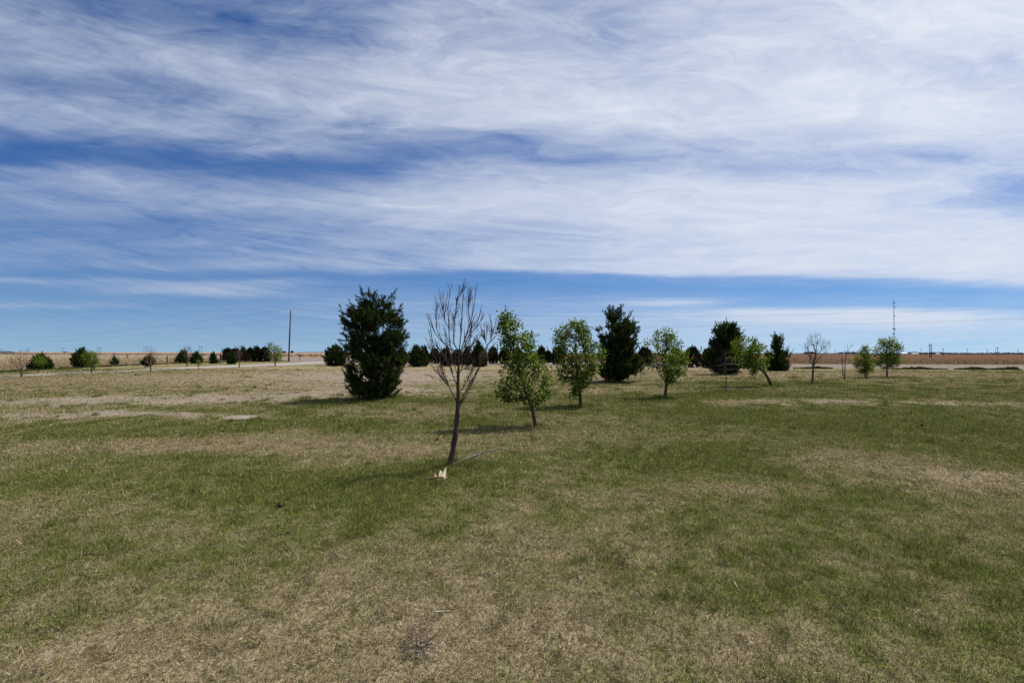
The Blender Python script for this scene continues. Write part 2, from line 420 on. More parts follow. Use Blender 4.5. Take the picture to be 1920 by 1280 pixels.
# ------------------------------------------------------------------ materials
def ground_material():
    m, g, out = new_mat('lawn_ground')
    geo = g.n('ShaderNodeNewGeometry')
    P = geo.outputs['Position']
    gr = g.attr('green'); ba = g.attr('bare')
    n1 = g.noise(P, 2.2, 6, 0.62)
    n2 = g.noise(P, 9.0, 5, 0.65)
    n3 = g.noise(P, 38.0, 4, 0.7)
    n4 = g.noise(P, 6.5, 3, 0.6)
    gm = g.math('ADD', gr, g.math('MULTIPLY', g.math('SUBTRACT', n2, 0.5), 0.9))
    gm = g.math('ADD', gm, g.math('MULTIPLY', g.math('SUBTRACT', n3, 0.5), 0.9))
    gm = g.rng(gm, 0.25, 1.0, 0, 1)
    straw = g.mix(g.rng(n1, 0.3, 0.7, 0, 1), (0.225, 0.176, 0.108), (0.325, 0.262, 0.166))
    green = g.mix(g.rng(n2, 0.3, 0.7, 0, 1), (0.070, 0.090, 0.018), (0.135, 0.155, 0.036))
    col = g.mix(gm, straw, green)
    soil = g.mix(g.rng(n3, 0.35, 0.65, 0, 1), (0.20, 0.158, 0.118), (0.33, 0.272, 0.215))
    bm = g.math('ADD', ba, g.math('MULTIPLY', g.math('SUBTRACT', n2, 0.5), 1.0))
    bm = g.rng(bm, 0.25, 0.75, 0, 1)
    col = g.mix(bm, col, soil)
    dk = g.math('MULTIPLY', g.rng(n3, 0.3, 0.62, 0.45, 1.08), g.rng(n4, 0.36, 0.47, 0.45, 1.06))
    col = g.mix(1.0, col, g.n('ShaderNodeCombineColor').outputs[0], 'MULTIPLY') if False else col
    mul = g.n('ShaderNodeVectorMath', operation='SCALE'); g.link(col, mul.inputs[0]); g.link(dk, mul.inputs['Scale'])
    b = g.n('ShaderNodeBsdfDiffuse'); g.link(mul.outputs[0], b.inputs[0])
    bp = g.n('ShaderNodeBump'); bp.inputs['Strength'].default_value = 0.7; bp.inputs['Distance'].default_value = 0.05
    g.link(g.math('ADD', n2, g.math('MULTIPLY', n3, 0.5)), bp.inputs['Height']); g.link(bp.outputs[0], b.inputs['Normal'])
    g.link(b.outputs[0], out.inputs[0])
    return m

def blade_material():
    m, g, out = new_mat('grass_blades')
    tint = g.attr('tint'); r = g.attr('rnd')
    straw = g.ramp(r, [(0, (0.105, 0.080, 0.042)), (0.35, (0.207, 0.162, 0.096)), (0.75, (0.327, 0.262, 0.160)), (1, (0.55, 0.47, 0.30))])
    green = g.ramp(r, [(0, (0.052, 0.074, 0.012)), (0.5, (0.126, 0.160, 0.026)), (1, (0.24, 0.275, 0.060))])
    col = g.mix(tint, straw, green)
    d = g.n('ShaderNodeBsdfDiffuse'); g.link(col, d.inputs[0])
    t = g.n('ShaderNodeBsdfTranslucent'); g.link(col, t.inputs[0])
    mx = g.n('ShaderNodeMixShader'); mx.inputs[0].default_value = 0.3
    g.link(d.outputs[0], mx.inputs[1]); g.link(t.outputs[0], mx.inputs[2])
    g.link(mx.outputs[0], out.inputs[0])
    return m

M_ground = ground_material()
M_blade = blade_material()
M_bark = simple_mat('bark_grey_brown', (0.032, 0.023, 0.017), (0.085, 0.064, 0.050), 26, 0.9, 0.6, (1, 1, 0.25))
M_twig = simple_mat('twig_reddish', (0.050, 0.028, 0.020), (0.100, 0.060, 0.044), 10, 0.8)
M_twig_red = simple_mat('twig_red_bud', (0.16, 0.085, 0.060), (0.24, 0.14, 0.10), 10, 0.8)
M_twig_grey = simple_mat('twig_dead_grey', (0.07, 0.056, 0.048), (0.12, 0.10, 0.085), 10, 0.8)
M_darkbark = simple_mat('bark_dark', (0.022, 0.018, 0.016), (0.055, 0.045, 0.038), 26, 0.9, 0.5, (1, 1, 0.3))
M_leaf = leaf_mat('young_leaf', [(0, (0.024, 0.045, 0.010)), (0.4, (0.075, 0.115, 0.018)), (0.7, (0.15, 0.20, 0.036)), (1, (0.30, 0.35, 0.10))], 0.45)
M_leaf_bright = leaf_mat('young_leaf_bright', [(0, (0.030, 0.055, 0.010)), (0.45, (0.095, 0.145, 0.020)), (1, (0.27, 0.32, 0.08))], 0.45)
M_needle = leaf_mat('pine_needles', [(0, (0.012, 0.020, 0.008)), (0.6, (0.038, 0.056, 0.018)), (1, (0.115, 0.140, 0.042))], 0.25)
M_needle_green = leaf_mat('pine_needles_green', [(0, (0.012, 0.024, 0.008)), (0.6, (0.030, 0.050, 0.016)), (1, (0.07, 0.10, 0.03))], 0.25)
M_cedar = leaf_mat('cedar_scales', [(0, (0.008, 0.014, 0.007)), (0.6, (0.018, 0.027, 0.013)), (1, (0.045, 0.055, 0.025))], 0.15)
M_cedar_brown = leaf_mat('cedar_scales_browning', [(0, (0.016, 0.014, 0.009)), (0.6, (0.050, 0.032, 0.020)), (1, (0.10, 0.062, 0.036))], 0.15)
M_weed = leaf_mat('weed_leaves', [(0, (0.018, 0.026, 0.010)), (0.6, (0.045, 0.060, 0.022)), (1, (0.09, 0.10, 0.04))], 0.25)
M_stalk = leaf_mat('dry_stalks', [(0, (0.14, 0.085, 0.05)), (0.6, (0.25, 0.17, 0.10)), (1, (0.50, 0.42, 0.29))], 0.2)
M_stalk_tan = leaf_mat('dry_tan_grass', [(0, (0.20, 0.15, 0.09)), (0.6, (0.31, 0.245, 0.155)), (1, (0.42, 0.35, 0.24))], 0.2)
M_stalk_red = leaf_mat('red_sorghum_stubble', [(0, (0.10, 0.045, 0.028)), (0.6, (0.17, 0.085, 0.05)), (1, (0.26, 0.17, 0.10))], 0.2)
M_wood_pole = simple_mat('weathered_pole_wood', (0.026, 0.018, 0.013), (0.055, 0.040, 0.030), 12, 0.85, 0.3, (1, 1, 0.15))
M_steel = simple_mat('galvanised_steel', (0.20, 0.21, 0.23), (0.30, 0.31, 0.33), 3, 0.55, 0, metallic=0.4)
M_dark_steel = simple_mat('dark_steel', (0.05, 0.055, 0.065), (0.09, 0.095, 0.105), 3, 0.6)
M_wire = simple_mat('aluminium_wire', (0.10, 0.11, 0.13), (0.14, 0.15, 0.17), 3, 0.6)
M_white = simple_mat('white_paint', (0.62, 0.64, 0.66), (0.75, 0.77, 0.78), 1, 0.6)
M_roof_dark = simple_mat('dark_metal_roof', (0.035, 0.05, 0.06), (0.06, 0.075, 0.085), 1, 0.5)
M_shed_grey = simple_mat('grey_metal_wall', (0.22, 0.25, 0.30), (0.30, 0.33, 0.38), 1, 0.6)
M_rust = simple_mat('rusty_iron', (0.085, 0.035, 0.022), (0.16, 0.07, 0.045), 9, 0.85)
M_far_tree = simple_mat('far_tree_leaves', (0.020, 0.026, 0.022), (0.05, 0.058, 0.045), 0.4, 0.9)
M_concrete = simple_mat('pale_concrete', (0.15, 0.128, 0.095), (0.26, 0.225, 0.175), 7, 0.9, 0.3)
M_hose = simple_mat('grey_hose_plastic', (0.035, 0.036, 0.038), (0.11, 0.11, 0.11), 9, 0.5)
M_fresh_wood = simple_mat('fresh_split_wood', (0.50, 0.41, 0.26), (0.68, 0.60, 0.43), 14, 0.7, 0.3, (1, 1, 0.2))
M_brown_bark = simple_mat('red_brown_bark', (0.10, 0.045, 0.022), (0.20, 0.10, 0.05), 22, 0.8, 0.5)
M_black_litter = simple_mat('black_litter', (0.006, 0.006, 0.006), (0.022, 0.019, 0.016), 30, 0.8, 0.4)
M_dry_leaf = simple_mat('dry_brown_leaf', (0.05, 0.035, 0.028), (0.11, 0.08, 0.06), 20, 0.7)
M_pale_litter = simple_mat('pale_litter', (0.36, 0.32, 0.24), (0.55, 0.50, 0.40), 10, 0.6)

def dirt_mat(name, c1, c2, c3, scale):
    m, g, out = new_mat(name)
    P = g.n('ShaderNodeNewGeometry').outputs['Position']
    a = g.noise(P, scale, 5, 0.6); b_ = g.noise(P, scale * 9, 4, 0.65)
    col = g.mix(g.rng(a, 0.35, 0.65, 0, 1), c1, c2)
    col = g.mix(g.rng(b_, 0.45, 0.75, 0, 0.8), col, c3)
    d = g.n('ShaderNodeBsdfDiffuse'); g.link(col, d.inputs[0]); g.link(d.outputs[0], out.inputs[0])
    return m
M_road = dirt_mat('pale_dirt_road', (0.165, 0.135, 0.113), (0.205, 0.17, 0.146), (0.25, 0.213, 0.187), 0.12)
M_drive = dirt_mat('gravel_driveway', (0.235, 0.215, 0.190), (0.295, 0.272, 0.245), (0.36, 0.335, 0.305), 0.5)
M_field_brown = dirt_mat('brown_stubble_soil', (0.090, 0.052, 0.034), (0.125, 0.074, 0.048), (0.17, 0.11, 0.07), 0.05)
M_field_red = dirt_mat('red_brown_stubble_soil', (0.22, 0.145, 0.095), (0.30, 0.215, 0.145), (0.36, 0.27, 0.185), 0.012)
M_field_tan = dirt_mat('tan_pasture', (0.235, 0.185, 0.118), (0.29, 0.23, 0.15), (0.34, 0.28, 0.19), 0.1)

# ------------------------------------------------------------------ ground sheet
def ground():
    ang = np.concatenate([np.radians(np.arange(-62, 62.001, 0.3)), np.radians(np.arange(66, 296, 4.0))])
    rad = 0.25 * 1.0218 ** np.arange(0, 550)
    na, nr = len(ang), len(rad)
    A, R = np.meshgrid(ang, rad)
    X = np.sin(A) * R; Y = np.cos(A) * R
    x = np.append(X.ravel(), 0.0); y = np.append(Y.ravel(), 0.0)
    z = relief(x, y)
    g, b = lawn(x, y)
    i = np.arange(nr - 1)[:, None] * na; j = np.arange(na)[None]; j2 = (j + 1) % na
    a, bb, c, d = i + j, i + j2, i + na + j, i + na + j2
    T = np.concatenate([np.stack([a, c, d], -1).reshape(-1, 3), np.stack([a, d, bb], -1).reshape(-1, 3)])
    k = np.arange(na)
    T = np.concatenate([T, np.stack([np.full(na, nr * na), k, (k + 1) % na], -1)])
    o = mesh_obj('ground', np.stack([x, y, z], -1), T, M_ground, None, True, {'green': g, 'bare': b})
    tag(o, 'mown lawn of mixed green and straw coloured grass', 'ground', kind='structure')
ground()

def strip(name, far, near, mat, z, label, cat):
    """flat sheet between two edges read off the photo"""
    xs = np.array([p[0] for p in far])
    n = 160
    X = np.linspace(xs[0], xs[-1], n)
    fy = np.interp(X, [p[0] for p in far], [p[1] for p in far])
    ny = np.interp(X, [p[0] for p in near], [p[1] for p in near])
    V = []
    for q in range(n):
        a = at(X[q], fy[q]); b = at(X[q], ny[q])
        wob = (vnoise(np.array([X[q] * 0.05]), np.array([3.0]), 5)[0] - 0.5) * 0.5
        b = b + np.array([0, wob, 0]); a = a + np.array([0, -wob, 0])
        V += [[a[0], a[1], z], [b[0], b[1], z]]
    T = []
    for q in range(n - 1):
        a = 2 * q
        T += [(a, a + 1, a + 3), (a, a + 3, a + 2)]
    o = mesh_obj(name, np.array(V), np.array(T), mat)
    tag(o, label, cat, kind='structure')
    return V

# driveway from the left edge up to the dirt road
strip('driveway', [(-500, 723), (0, 703.2), (100, 699.5), (200, 695.5), (280, 691.3), (390, 686.6), (440, 684.8), (520, 681.4), (600, 677.4), (640, 675)],
      [(-500, 735), (0, 708), (100, 703.3), (200, 698.6), (280, 695), (390, 690.4), (440, 688.6), (520, 686), (600, 682), (640, 681)],
      M_drive, 0.02, 'pale gravel driveway', 'driveway')
strip('road', [(-700, 663), (0, 664.0), (300, 666), (500, 668.2), (560, 669), (620, 670.5), (800, 675), (1050, 678.5), (1310, 681), (1500, 682.4), (1920, 684), (2600, 686.5)],
      [(-700, 664.5), (0, 666), (300, 669), (500, 675), (560, 679), (620, 681), (800, 684), (1050, 686), (1310, 688.5), (1500, 690.2), (1920, 692.6), (2600, 696)],
      M_road, 0.012, 'pale dirt road behind the trees', 'road')

def far_field(name, pts, mat, z, label):
    """from an edge on the ground out to the horizon"""
    e = [at(*p) for p in pts]
    e0 = e[0]; e1 = e[-1]
    V = []
    for p in e:
        dirn = p[:2] / np.hypot(*p[:2])
        ring = np.geomspace(1.0, 28000 / np.hypot(*p[:2]), 40)
        for s in ring: V.append([p[0] * s, p[1] * s, z])
    T = []
    for i in range(len(e) - 1):
        for j in range(39):
            a = i * 40 + j; b = a + 40
            T += [(a, b, b + 1), (a, b + 1, a + 1)]
    o = mesh_obj(name, np.array(V), np.array(T), mat)
    tag(o, label, 'field', kind='structure')
far_field('field_right', [(700, 672.5), (800, 674.8), (920, 676.5), (1050, 678.2), (1310, 680.7), (1500, 682.1), (1700, 682.9), (1920, 683.7), (2600, 686)], M_field_brown, 0.016, 'brown stubble field beyond the dirt road')
far_field('field_left', [(-700, 662.6), (-300, 663.2), (0, 663.7), (300, 665.6), (500, 667.8), (560, 668.6), (620, 670), (700, 672.5)], M_field_red, 0.016, 'red brown stubble field on the horizon')
strip('pasture', [(-700, 664.6), (0, 666.1), (300, 669.2), (400, 671.6), (470, 674), (520, 676.5)],
      [(-700, 728), (0, 698), (100, 692.5), (200, 687), (300, 682.5), (400, 679.5), (470, 678), (520, 677.2)], M_field_tan, 0.008, 'tan dry pasture left of the driveway', 'field')

# ------------------------------------------------------------------ grass
def grass():
    N = 2900000
    dmin, dmax, d0, p = 0.5, 44.0, 3.4, 1.45
    dd = np.geomspace(dmin, dmax, 4000)
    dens = np.where(dd < d0, 1.0, (d0 / dd) ** p) * (1.32 * dd + 2.2)
    cdf = np.cumsum(dens * np.gradient(dd)); cdf /= cdf[-1]
    d = np.interp(rng.random(N), cdf, dd)
    x = rng.uniform(-1, 1, N) * (1.32 * d + 2.2); y = d
    g, b = lawn(x, y)
    clump = fbm(x * 14, y * 14, 71, 2)
    clump2 = fbm(x * 3.0, y * 3.0, 73, 3)
    keep = rng.random(N) < np.clip(1.2 - b * 1.5, 0.08, 1) * np.clip(1.15 - (d - 13) / 22, 0.3, 1) * np.clip(0.45 + 1.3 * (clump - 0.25) + 0.3 * g, 0.15, 1)
    # clumps of longer grass
    nt = 2600
    td = np.interp(rng.random(nt), cdf, dd); td = np.where(td < 2.2, td + 2, td); tx = rng.uniform(-1.3, 1.3, nt) * td
    tg_, tb_ = lawn(tx, td)
    kk = rng.random(nt) < np.clip(tg_ * 0.9, 0.15, 1)
    tx, td = tx[kk], td[kk]
    for px, py, w_ in ((843, 875, .34), (843, 875, .34), (1005, 800, .3), (1089, 762, .4), (709, 748, .9), (709, 748, .9), (1247, 747, .5), (1158, 716, 1.0), (1448, 725, .5), (1362, 735, .3), (1522, 719, .5)):
        c_ = at(px, py); n_ = 16
        tx = np.concatenate([tx, c_[0] + rng.normal(0, w_ * .6, n_)]); td = np.concatenate([td, c_[1] + rng.normal(0, w_ * .6, n_)])
    nb = 46; rad_ = rng.uniform(0.02, 0.075, len(tx)) * np.maximum(1, td / 9)
    ex = np.repeat(tx, nb) + rng.normal(0, 1, len(tx) * nb) * np.repeat(rad_, nb)
    ey = np.repeat(td, nb) + rng.normal(0, 1, len(tx) * nb) * np.repeat(rad_, nb)
    eg, eb = lawn(ex, ey)
    long_ = np.concatenate([np.ones(len(x)), np.repeat(rng.uniform(1.25, 2.1, len(tx)), nb)])
    eg = eg + np.repeat(rng.uniform(0.05, 0.5, len(tx)), nb)
    x = np.concatenate([x, ex]); y = np.concatenate([y, ey]); d = np.concatenate([d, ey]); g = np.concatenate([g, eg]); b = np.concatenate([b, eb])
    clump = np.concatenate([clump, np.repeat(rng.uniform(0.15, 0.55, len(tx)), nb)]); clump2 = np.concatenate([clump2, fbm(ex * 3, ey * 3, 73, 3)])
    keep = np.concatenate([keep, np.ones(len(ex), bool)])
    # nothing grows on the slab
    s = at(450, 784); keep &= ~((np.abs(x - s[0]) < 0.36) & (np.abs(y - s[1]) < 0.42))
    x, y, d, g, b, clump, clump2, long_ = [q[keep] for q in (x, y, d, g, b, clump, clump2, long_)]
    n = len(x)
    lush = np.clip(g - 0.75, 0, 0.5)
    sc = np.maximum(1.0, d / 5.0) ** 0.36
    L = rng.uniform(0.014, 0.036, n) * (0.75 + 0.9 * clump2 * 0.6 + 1.6 * lush) * sc * long_
    W = rng.uniform(0.0013, 0.0027, n) * np.maximum(1.0, d / 3.4) ** 0.9
    pg = np.clip(0.06 + (g - 0.10) * 0.92 + (clump2 - 0.5) * 0.5, 0.05, 0.84)
    tint = np.where(rng.random(n) < pg, rng.uniform(0.7, 1, n), rng.uniform(0, 0.25, n))
    far = np.clip((d - 10) / 18, 0, 0.75)
    tint = tint * (1 - far) + np.clip(pg, 0, 1) * far
    L = np.where(tint > 0.5, L, L * 1.35)
    tilt = np.radians(np.where(tint > 0.5, rng.uniform(8, 62, n), rng.uniform(38, 88, n)))
    az = rng.uniform(0, 2 * np.pi, n)
    D = np.stack([np.sin(tilt) * np.cos(az), np.sin(tilt) * np.sin(az), np.cos(tilt)], -1)
    S = np.stack([-np.sin(az), np.cos(az), np.zeros(n)], -1)
    roll = rng.uniform(-0.9, 0.9, n)
    S = S * np.cos(roll)[:, None] + np.cross(D, S) * np.sin(roll)[:, None]
    P = np.stack([x, y, relief(x, y) + rng.uniform(-0.004, 0.012, n) * np.minimum(sc, 1.5)], -1)
    V = np.empty((n, 3, 3))
    V[:, 0] = P - S * W[:, None]; V[:, 1] = P + S * W[:, None]; V[:, 2] = P + D * L[:, None]
    V = V.reshape(-1, 3)
    T = np.arange(n * 3).reshape(-1, 3)
    r = np.clip(rng.normal(0.46, 0.29, n) + (clump - 0.5) * 0.6 + b * 0.15, 0, 1)
    o = mesh_obj('grass', V, T, M_blade, None, False, {'tint': np.repeat(tint, 3), 'rnd': np.repeat(r, 3)})
    tag(o, 'short lawn grass, green blades mixed with dead straw', 'grass', kind='stuff')
grass()

def tufts(name, P, h, w, mat, label, cat, nb=7, lean=0.5, seed=1):
    """many little plants as one mass"""
    r = np.random.default_rng(seed)
    P = np.repeat(np.asarray(P), nb, axis=0); h = np.repeat(np.broadcast_to(h, (len(P) // nb,)), nb)
    n = len(P)
    az = r.uniform(0, 2 * np.pi, n); tl = np.abs(r.normal(0, lean, n))
    D = np.stack([np.sin(tl) * np.cos(az), np.sin(tl) * np.sin(az), np.cos(tl)], -1)
    S = np.stack([np.cos(az * 3), np.sin(az * 3), np.zeros(n)], -1)
    P = P + np.stack([r.normal(0, 0.25, n) * h, r.normal(0, 0.25, n) * h, np.zeros(n)], -1)
    L = h * r.uniform(0.5, 1.1, n); ww = w * r.uniform(0.6, 1.3, n)
    V = np.empty((n, 3, 3))
    V[:, 0] = P - S * ww[:, None]; V[:, 1] = P + S * ww[:, None]; V[:, 2] = P + D * L[:, None]
    o = mesh_obj(name, V.reshape(-1, 3), np.arange(n * 3).reshape(-1, 3), mat, None, False, {'rnd': np.repeat(r.random(n), 3)})
    tag(o, label, cat, kind='stuff')
    return o

def scatter_px(n, x0, x1, yfun, seed):
    """ground points spread over a band of the photo, dense where near"""
    r = np.random.default_rng(seed)
    out = []
    X = r.uniform(x0, x1, n)
    for q in X:
        a, b = yfun(q, r)
        yy = r.uniform(a, b)
        out.append(at(q, yy))
    return np.array(out)

# stubble right: rows of broken stalks thinning to the distance
r_ = np.random.default_rng(5)
P = scatter_px(9000, 980, 2100, lambda q, r: (np.interp(q, [980, 1310, 1920, 2100], [667, 669, 671, 671.5]), np.interp(q, [980, 1310, 1920, 2100], [677.6, 680.6, 683.5, 684.2])), 3)
P = P[r_.random(len(P)) < np.clip(120 / P[:, 1], 0, 1)]
P[:, 2] = 0.016
tufts('crop_stubble', P, r_.uniform(0.12, 0.38, len(P)), 0.05, M_stalk, 'pale broken stalks standing in the brown field', 'stubble', 4, 0.7, 11)
P = scatter_px(5000, -150, 980, lambda q, r: (np.interp(q, [-150, 300, 600, 980], [661.2, 662.0, 663, 668]), np.interp(q, [-150, 300, 500, 620, 980], [663.4, 665.4, 667.4, 669.6, 677])), 4)
P[:, 2] = 0.016
tufts('sorghum_stubble', P, r_.uniform(0.3, 0.8, len(P)), 0.18, M_stalk_red, 'red brown crop stubble along the left horizon', 'stubble', 3, 0.4, 12)
P = scatter_px(9000, -150, 530, lambda q, r: (np.interp(q, [-150, 0, 300, 530], [667, 667, 670, 676]), np.interp(q, [-150, 0, 100, 200, 300, 400, 530], [702, 696.5, 691.5, 686.3, 682, 679.2, 677.5])), 6)
P[:, 2] = 0.0
tufts('pasture_grass', P, r_.uniform(0.12, 0.34, len(P)), 0.035, M_stalk_tan, 'tall dry tan grass of the left pasture', 'dry grass', 6, 0.5, 13)
P = scatter_px(1500, -100, 545, lambda q, r: (np.interp(q, [-100, 0, 100, 200, 300, 400, 545], [702.0, 697.3, 691.8, 686.4, 682, 679, 677]) - 0.15, np.interp(q, [-100, 0, 100, 200, 300, 400, 545], [703, 698.6, 693, 687.6, 683, 680, 678])), 7)
P[:, 2] = 0
tufts('edge_weeds', P, r_.uniform(0.08, 0.22, len(P)), 0.03, M_weed, 'dark strip of weeds along the pasture edge', 'weeds', 8, 0.6, 14)
# weeds along the near edge of the dirt road on the right: uneven mounds
X = r_.uniform(1290, 2050, 6000)
lump = np.clip(vnoise(X * 0.028, X * 0 + 3, 9) * 1.5 - 0.62 + 0.35 * np.exp(-((X - 1745) / 20) ** 2) + 0.3 * np.exp(-((X - 1880) / 50) ** 2), 0.0, 1)
lump *= np.clip((X - 1300) / 300, 0.25, 1)
k = lump > 0.06; X = X[k]; lump = lump[k]
lump *= 0.3 + 1.0 * vnoise(X * 0.21, X * 0 + 8, 4)
P = np.array([at(q, np.interp(q, [1290, 1500, 1920, 2050], [688.6, 690.6, 693.0, 693.6]) + r_.normal(0, 0.35)) for q in X])
tufts('roadside_weeds', P, 0.05 + 0.36 * lump, 0.06, M_weed, 'low dark green weeds along the dirt road edge', 'weeds', 7, 0.75, 15)

# ------------------------------------------------------------------ plants
def prof_fn(prof, px0, Y, base):
    """profile rows (py, pxLeft, pxRight) -> z, xl, xr relative to the base"""
    rows = sorted(prof, key=lambda q: -q[0])
    z = []; xl = []; xr = []
    for py, a, b in rows:
        pa, pb = pt(a, py, Y), pt(b, py, Y)
        z.append(pa[2] - base[2]); xl.append(pa[0] - base[0]); xr.append(pb[0] - base[0])
    return np.array(z), np.array(xl), np.array(xr)

def sample_crown(pr, n, r, shell=0.5, depth=0.9, gaps=0.0, gs=3.0):
    z, xl, xr = pr
    out = []
    while len(out) < n:
        m = n * 3
        zz = r.uniform(z[0], z[-1], m)
        a = np.interp(zz, z, xl); b = np.interp(zz, z, xr)
        w = (b - a) / 2; c = (a + b) / 2
        keep = r.random(m) < (w / w.max())
        rr = r.random(m) ** shell
        th = r.uniform(0, 2 * np.pi, m)
        X = c + w * rr * np.cos(th); Yv = w * depth * rr * np.sin(th)
        if gaps > 0:
            nz = vnoise(X * gs + 50, zz * gs + Yv * gs * 0.7 + 20, 77)
            keep &= nz > gaps * r.uniform(0.75, 1.25, m)
        q = np.stack([X, Yv, zz], -1)[keep]
        out.extend(q.tolist())
    return np.array(out[:n])

def grow(trunk, targets, r, up=0.8, jit=0.03, steep=0.0):
    """join every target to the nearest older branch"""
    pos = [np.array(p) for p in trunk]; par = [i - 1 for i in range(len(trunk))]
    NP = np.zeros((len(trunk) + len(targets) * 2 + 4, 3)); NP[:len(trunk)] = trunk
    n = len(trunk); par = list(par)
    axis_top = np.array(trunk[-1])
    tt = np.asarray(targets)
    order = np.argsort(np.array([np.min(np.linalg.norm(NP[:len(trunk)] - t, axis=1)) for t in tt]) + 0.25 * tt[:, 2])
    ends = []
    for k in order:
        t = tt[k]
        dv = t - NP[:n]; ln = np.linalg.norm(dv, axis=1) + 1e-6
        cz = dv[:, 2] / ln
        cost = ln * (1 + up * np.clip(0.35 + steep - cz, 0, 2))
        i = int(np.argmin(cost)); L = ln[i]
        mid = NP[i] + dv[i] * 0.5 + r.normal(0, jit, 3) * min(1, L * 2) + np.array([0, 0, -0.06 * L])
        NP[n] = mid; par.append(i); NP[n + 1] = t; par.append(n); ends.append(n + 1); n += 2
    return NP[:n], np.array(par), np.array(ends)

def pipe_radii(NP, par, r0, ntr, rt0, e=2.35):
    n = len(NP); a = np.zeros(n)
    ch = np.zeros(n)
    for i in range(n - 1, -1, -1):
        v = a[i] if a[i] > 0 else r0 ** e
        a[i] = v
        if par[i] >= 0: a[par[i]] += v
    R = a ** (1 / e)
    return R

def leaves(mb, C, size, r, asp=0.55, upb=0.3, bright=None):
    n = len(C)
    A = r.normal(0, 1, (n, 3)); A[:, 2] += upb; A /= np.linalg.norm(A, axis=1)[:, None]
    Nn = r.normal(0, 1, (n, 3)); Nn[:, 2] += 0.9
    B = np.cross(A, Nn); B /= np.linalg.norm(B, axis=1)[:, None] + 1e-9
    K = np.cross(A, B)
    L = size * r.uniform(0.65, 1.35, n)[:, None]; W = L * asp * 0.5
    V = np.empty((n, 4, 3))
    V[:, 0] = C; V[:, 1] = C + A * L * 0.45 + B * W + K * W * 0.35; V[:, 2] = C + A * L; V[:, 3] = C + A * L * 0.45 - B * W + K * W * 0.35
    T = (np.array([(0, 1, 2), (0, 2, 3)])[None] + (np.arange(n) * 4)[:, None, None]).reshape(-1, 3)
    rr = np.repeat(r.random(n), 4) if bright is None else np.repeat(np.clip(bright, 0, 1), 4)
    mb.add(V.reshape(-1, 3), T, rr)

def needles(mb, P, D, ln, nlen, nw, nn, r, spread=0.75):
    """bottle brush shoots: P base, D direction"""
    m = len(P)
    t = r.random((m, nn)) ** 0.8
    base = P[:, None] + D[:, None] * (ln[:, None] * t)[:, :, None]
    rad = r.normal(0, 1, (m, nn, 3))
    rad -= D[:, None] * np.sum(rad * D[:, None], -1, keepdims=True)
    rad /= np.linalg.norm(rad, axis=-1, keepdims=True) + 1e-9
    dr = D[:, None] * r.uniform(0.45, 1.0, (m, nn, 1)) + rad * spread
    dr /= np.linalg.norm(dr, axis=-1, keepdims=True)
    side = np.cross(dr, r.normal(0, 1, (m, nn, 3))); side /= np.linalg.norm(side, axis=-1, keepdims=True) + 1e-9
    L = nlen * r.uniform(0.7, 1.2, (m, nn, 1))
    V = np.stack([base - side * nw, base + side * nw, base + dr * L], axis=2)
    sh = r.random((m, 1)) * 0.6 + r.random((m, nn)) * 0.4
    mb.add(V.reshape(-1, 3), np.arange(m * nn * 3).reshape(-1, 3), np.repeat(sh.ravel(), 3))

def px_line(pts, Y, base):
    return np.array([pt(a, b, Y) - base for a, b in pts])

def resample(P, n):
    P = np.asarray(P); s = np.concatenate([[0], np.cumsum(np.linalg.norm(np.diff(P, axis=0), axis=1))])
    q = np.linspace(0, s[-1], n)
    return np.stack([np.interp(q, s, P[:, i]) for i in range(3)], -1)

def smooth_line(P, n):
    """Catmull-Rom through the points"""
    P = np.asarray(P, float); Q = np.vstack([2 * P[0] - P[1], P, 2 * P[-1] - P[-2]])
    out = []
    m = len(P) - 1
    for s in np.linspace(0, m - 1e-6, n):
        i = int(s); t = s - i
        a, b, c, d = Q[i], Q[i + 1], Q[i + 2], Q[i + 3]
        out.append(0.5 * (2 * b + (c - a) * t + (2 * a - 5 * b + 4 * c - d) * t * t + (3 * b - 3 * c + d - a) * t ** 3))
    return np.array(out)

def leafy_tree(base_px, trunk_px, prof, label, group, seed, nclu=170, nleaf=16, size=0.06, tr=0.045, mat=None, name='leafy_tree', cat='tree', gaps=0.28, spreadk=0.13, barkm=None, gs=3.0):
    r = np.random.default_rng(seed)
    base = base_at(*base_px); Y = base[1]
    t = thing(name, label, cat, base, group)
    tp = px_line([base_px] + trunk_px, Y, base); tp[0] = (0, 0, -0.03)
    tl = smooth_line(tp, 14)
    pr = prof_fn(prof, base_px[0], Y, base)
    tg = sample_crown(pr, nclu, r, 0.5, 0.85, gaps, gs)
    NP, par, ends = grow(tl, tg, r, 0.9, 0.025)
    R = pipe_radii(NP, par, 0.0032, 14, tr)
    R = R / R[0] * tr if R[0] > 0 else R
    R = np.maximum(R, 0.0030)
    m = MB(); m.tube(tl, np.maximum(np.linspace(tr * 1.12, tr * 0.35, 14), 0.004) * np.r_[1.25, np.ones(13)], 9)
    c = m
    idx = np.arange(14, len(NP)); pi = par[idx]
    Rp = np.minimum(R[pi], R[idx] * 1.8); Rp = np.minimum(Rp, tr * 0.5)
    c.segs(NP[pi], NP[idx], Rp, np.minimum(R[idx], Rp), 4)
    m.build('trunk', barkm or M_bark, t, True)
    lf = MB()
    s = spreadk
    C = np.repeat(NP[ends], nleaf, axis=0); Pm = np.repeat(NP[par[ends]], nleaf, axis=0)
    q = r.random((len(C), 1)) ** 0.6
    pos = Pm + (C - Pm) * (0.25 + 0.85 * q) + r.normal(0, s * 0.42, C.shape)
    br = np.clip(r.normal(0.5, 0.22, len(C)) + np.repeat(r.normal(0, 0.16, len(ends)), nleaf), 0, 1)
    leaves(lf, pos, size, r, bright=br)
    lf.build('crown', mat or M_leaf, t)
    return t

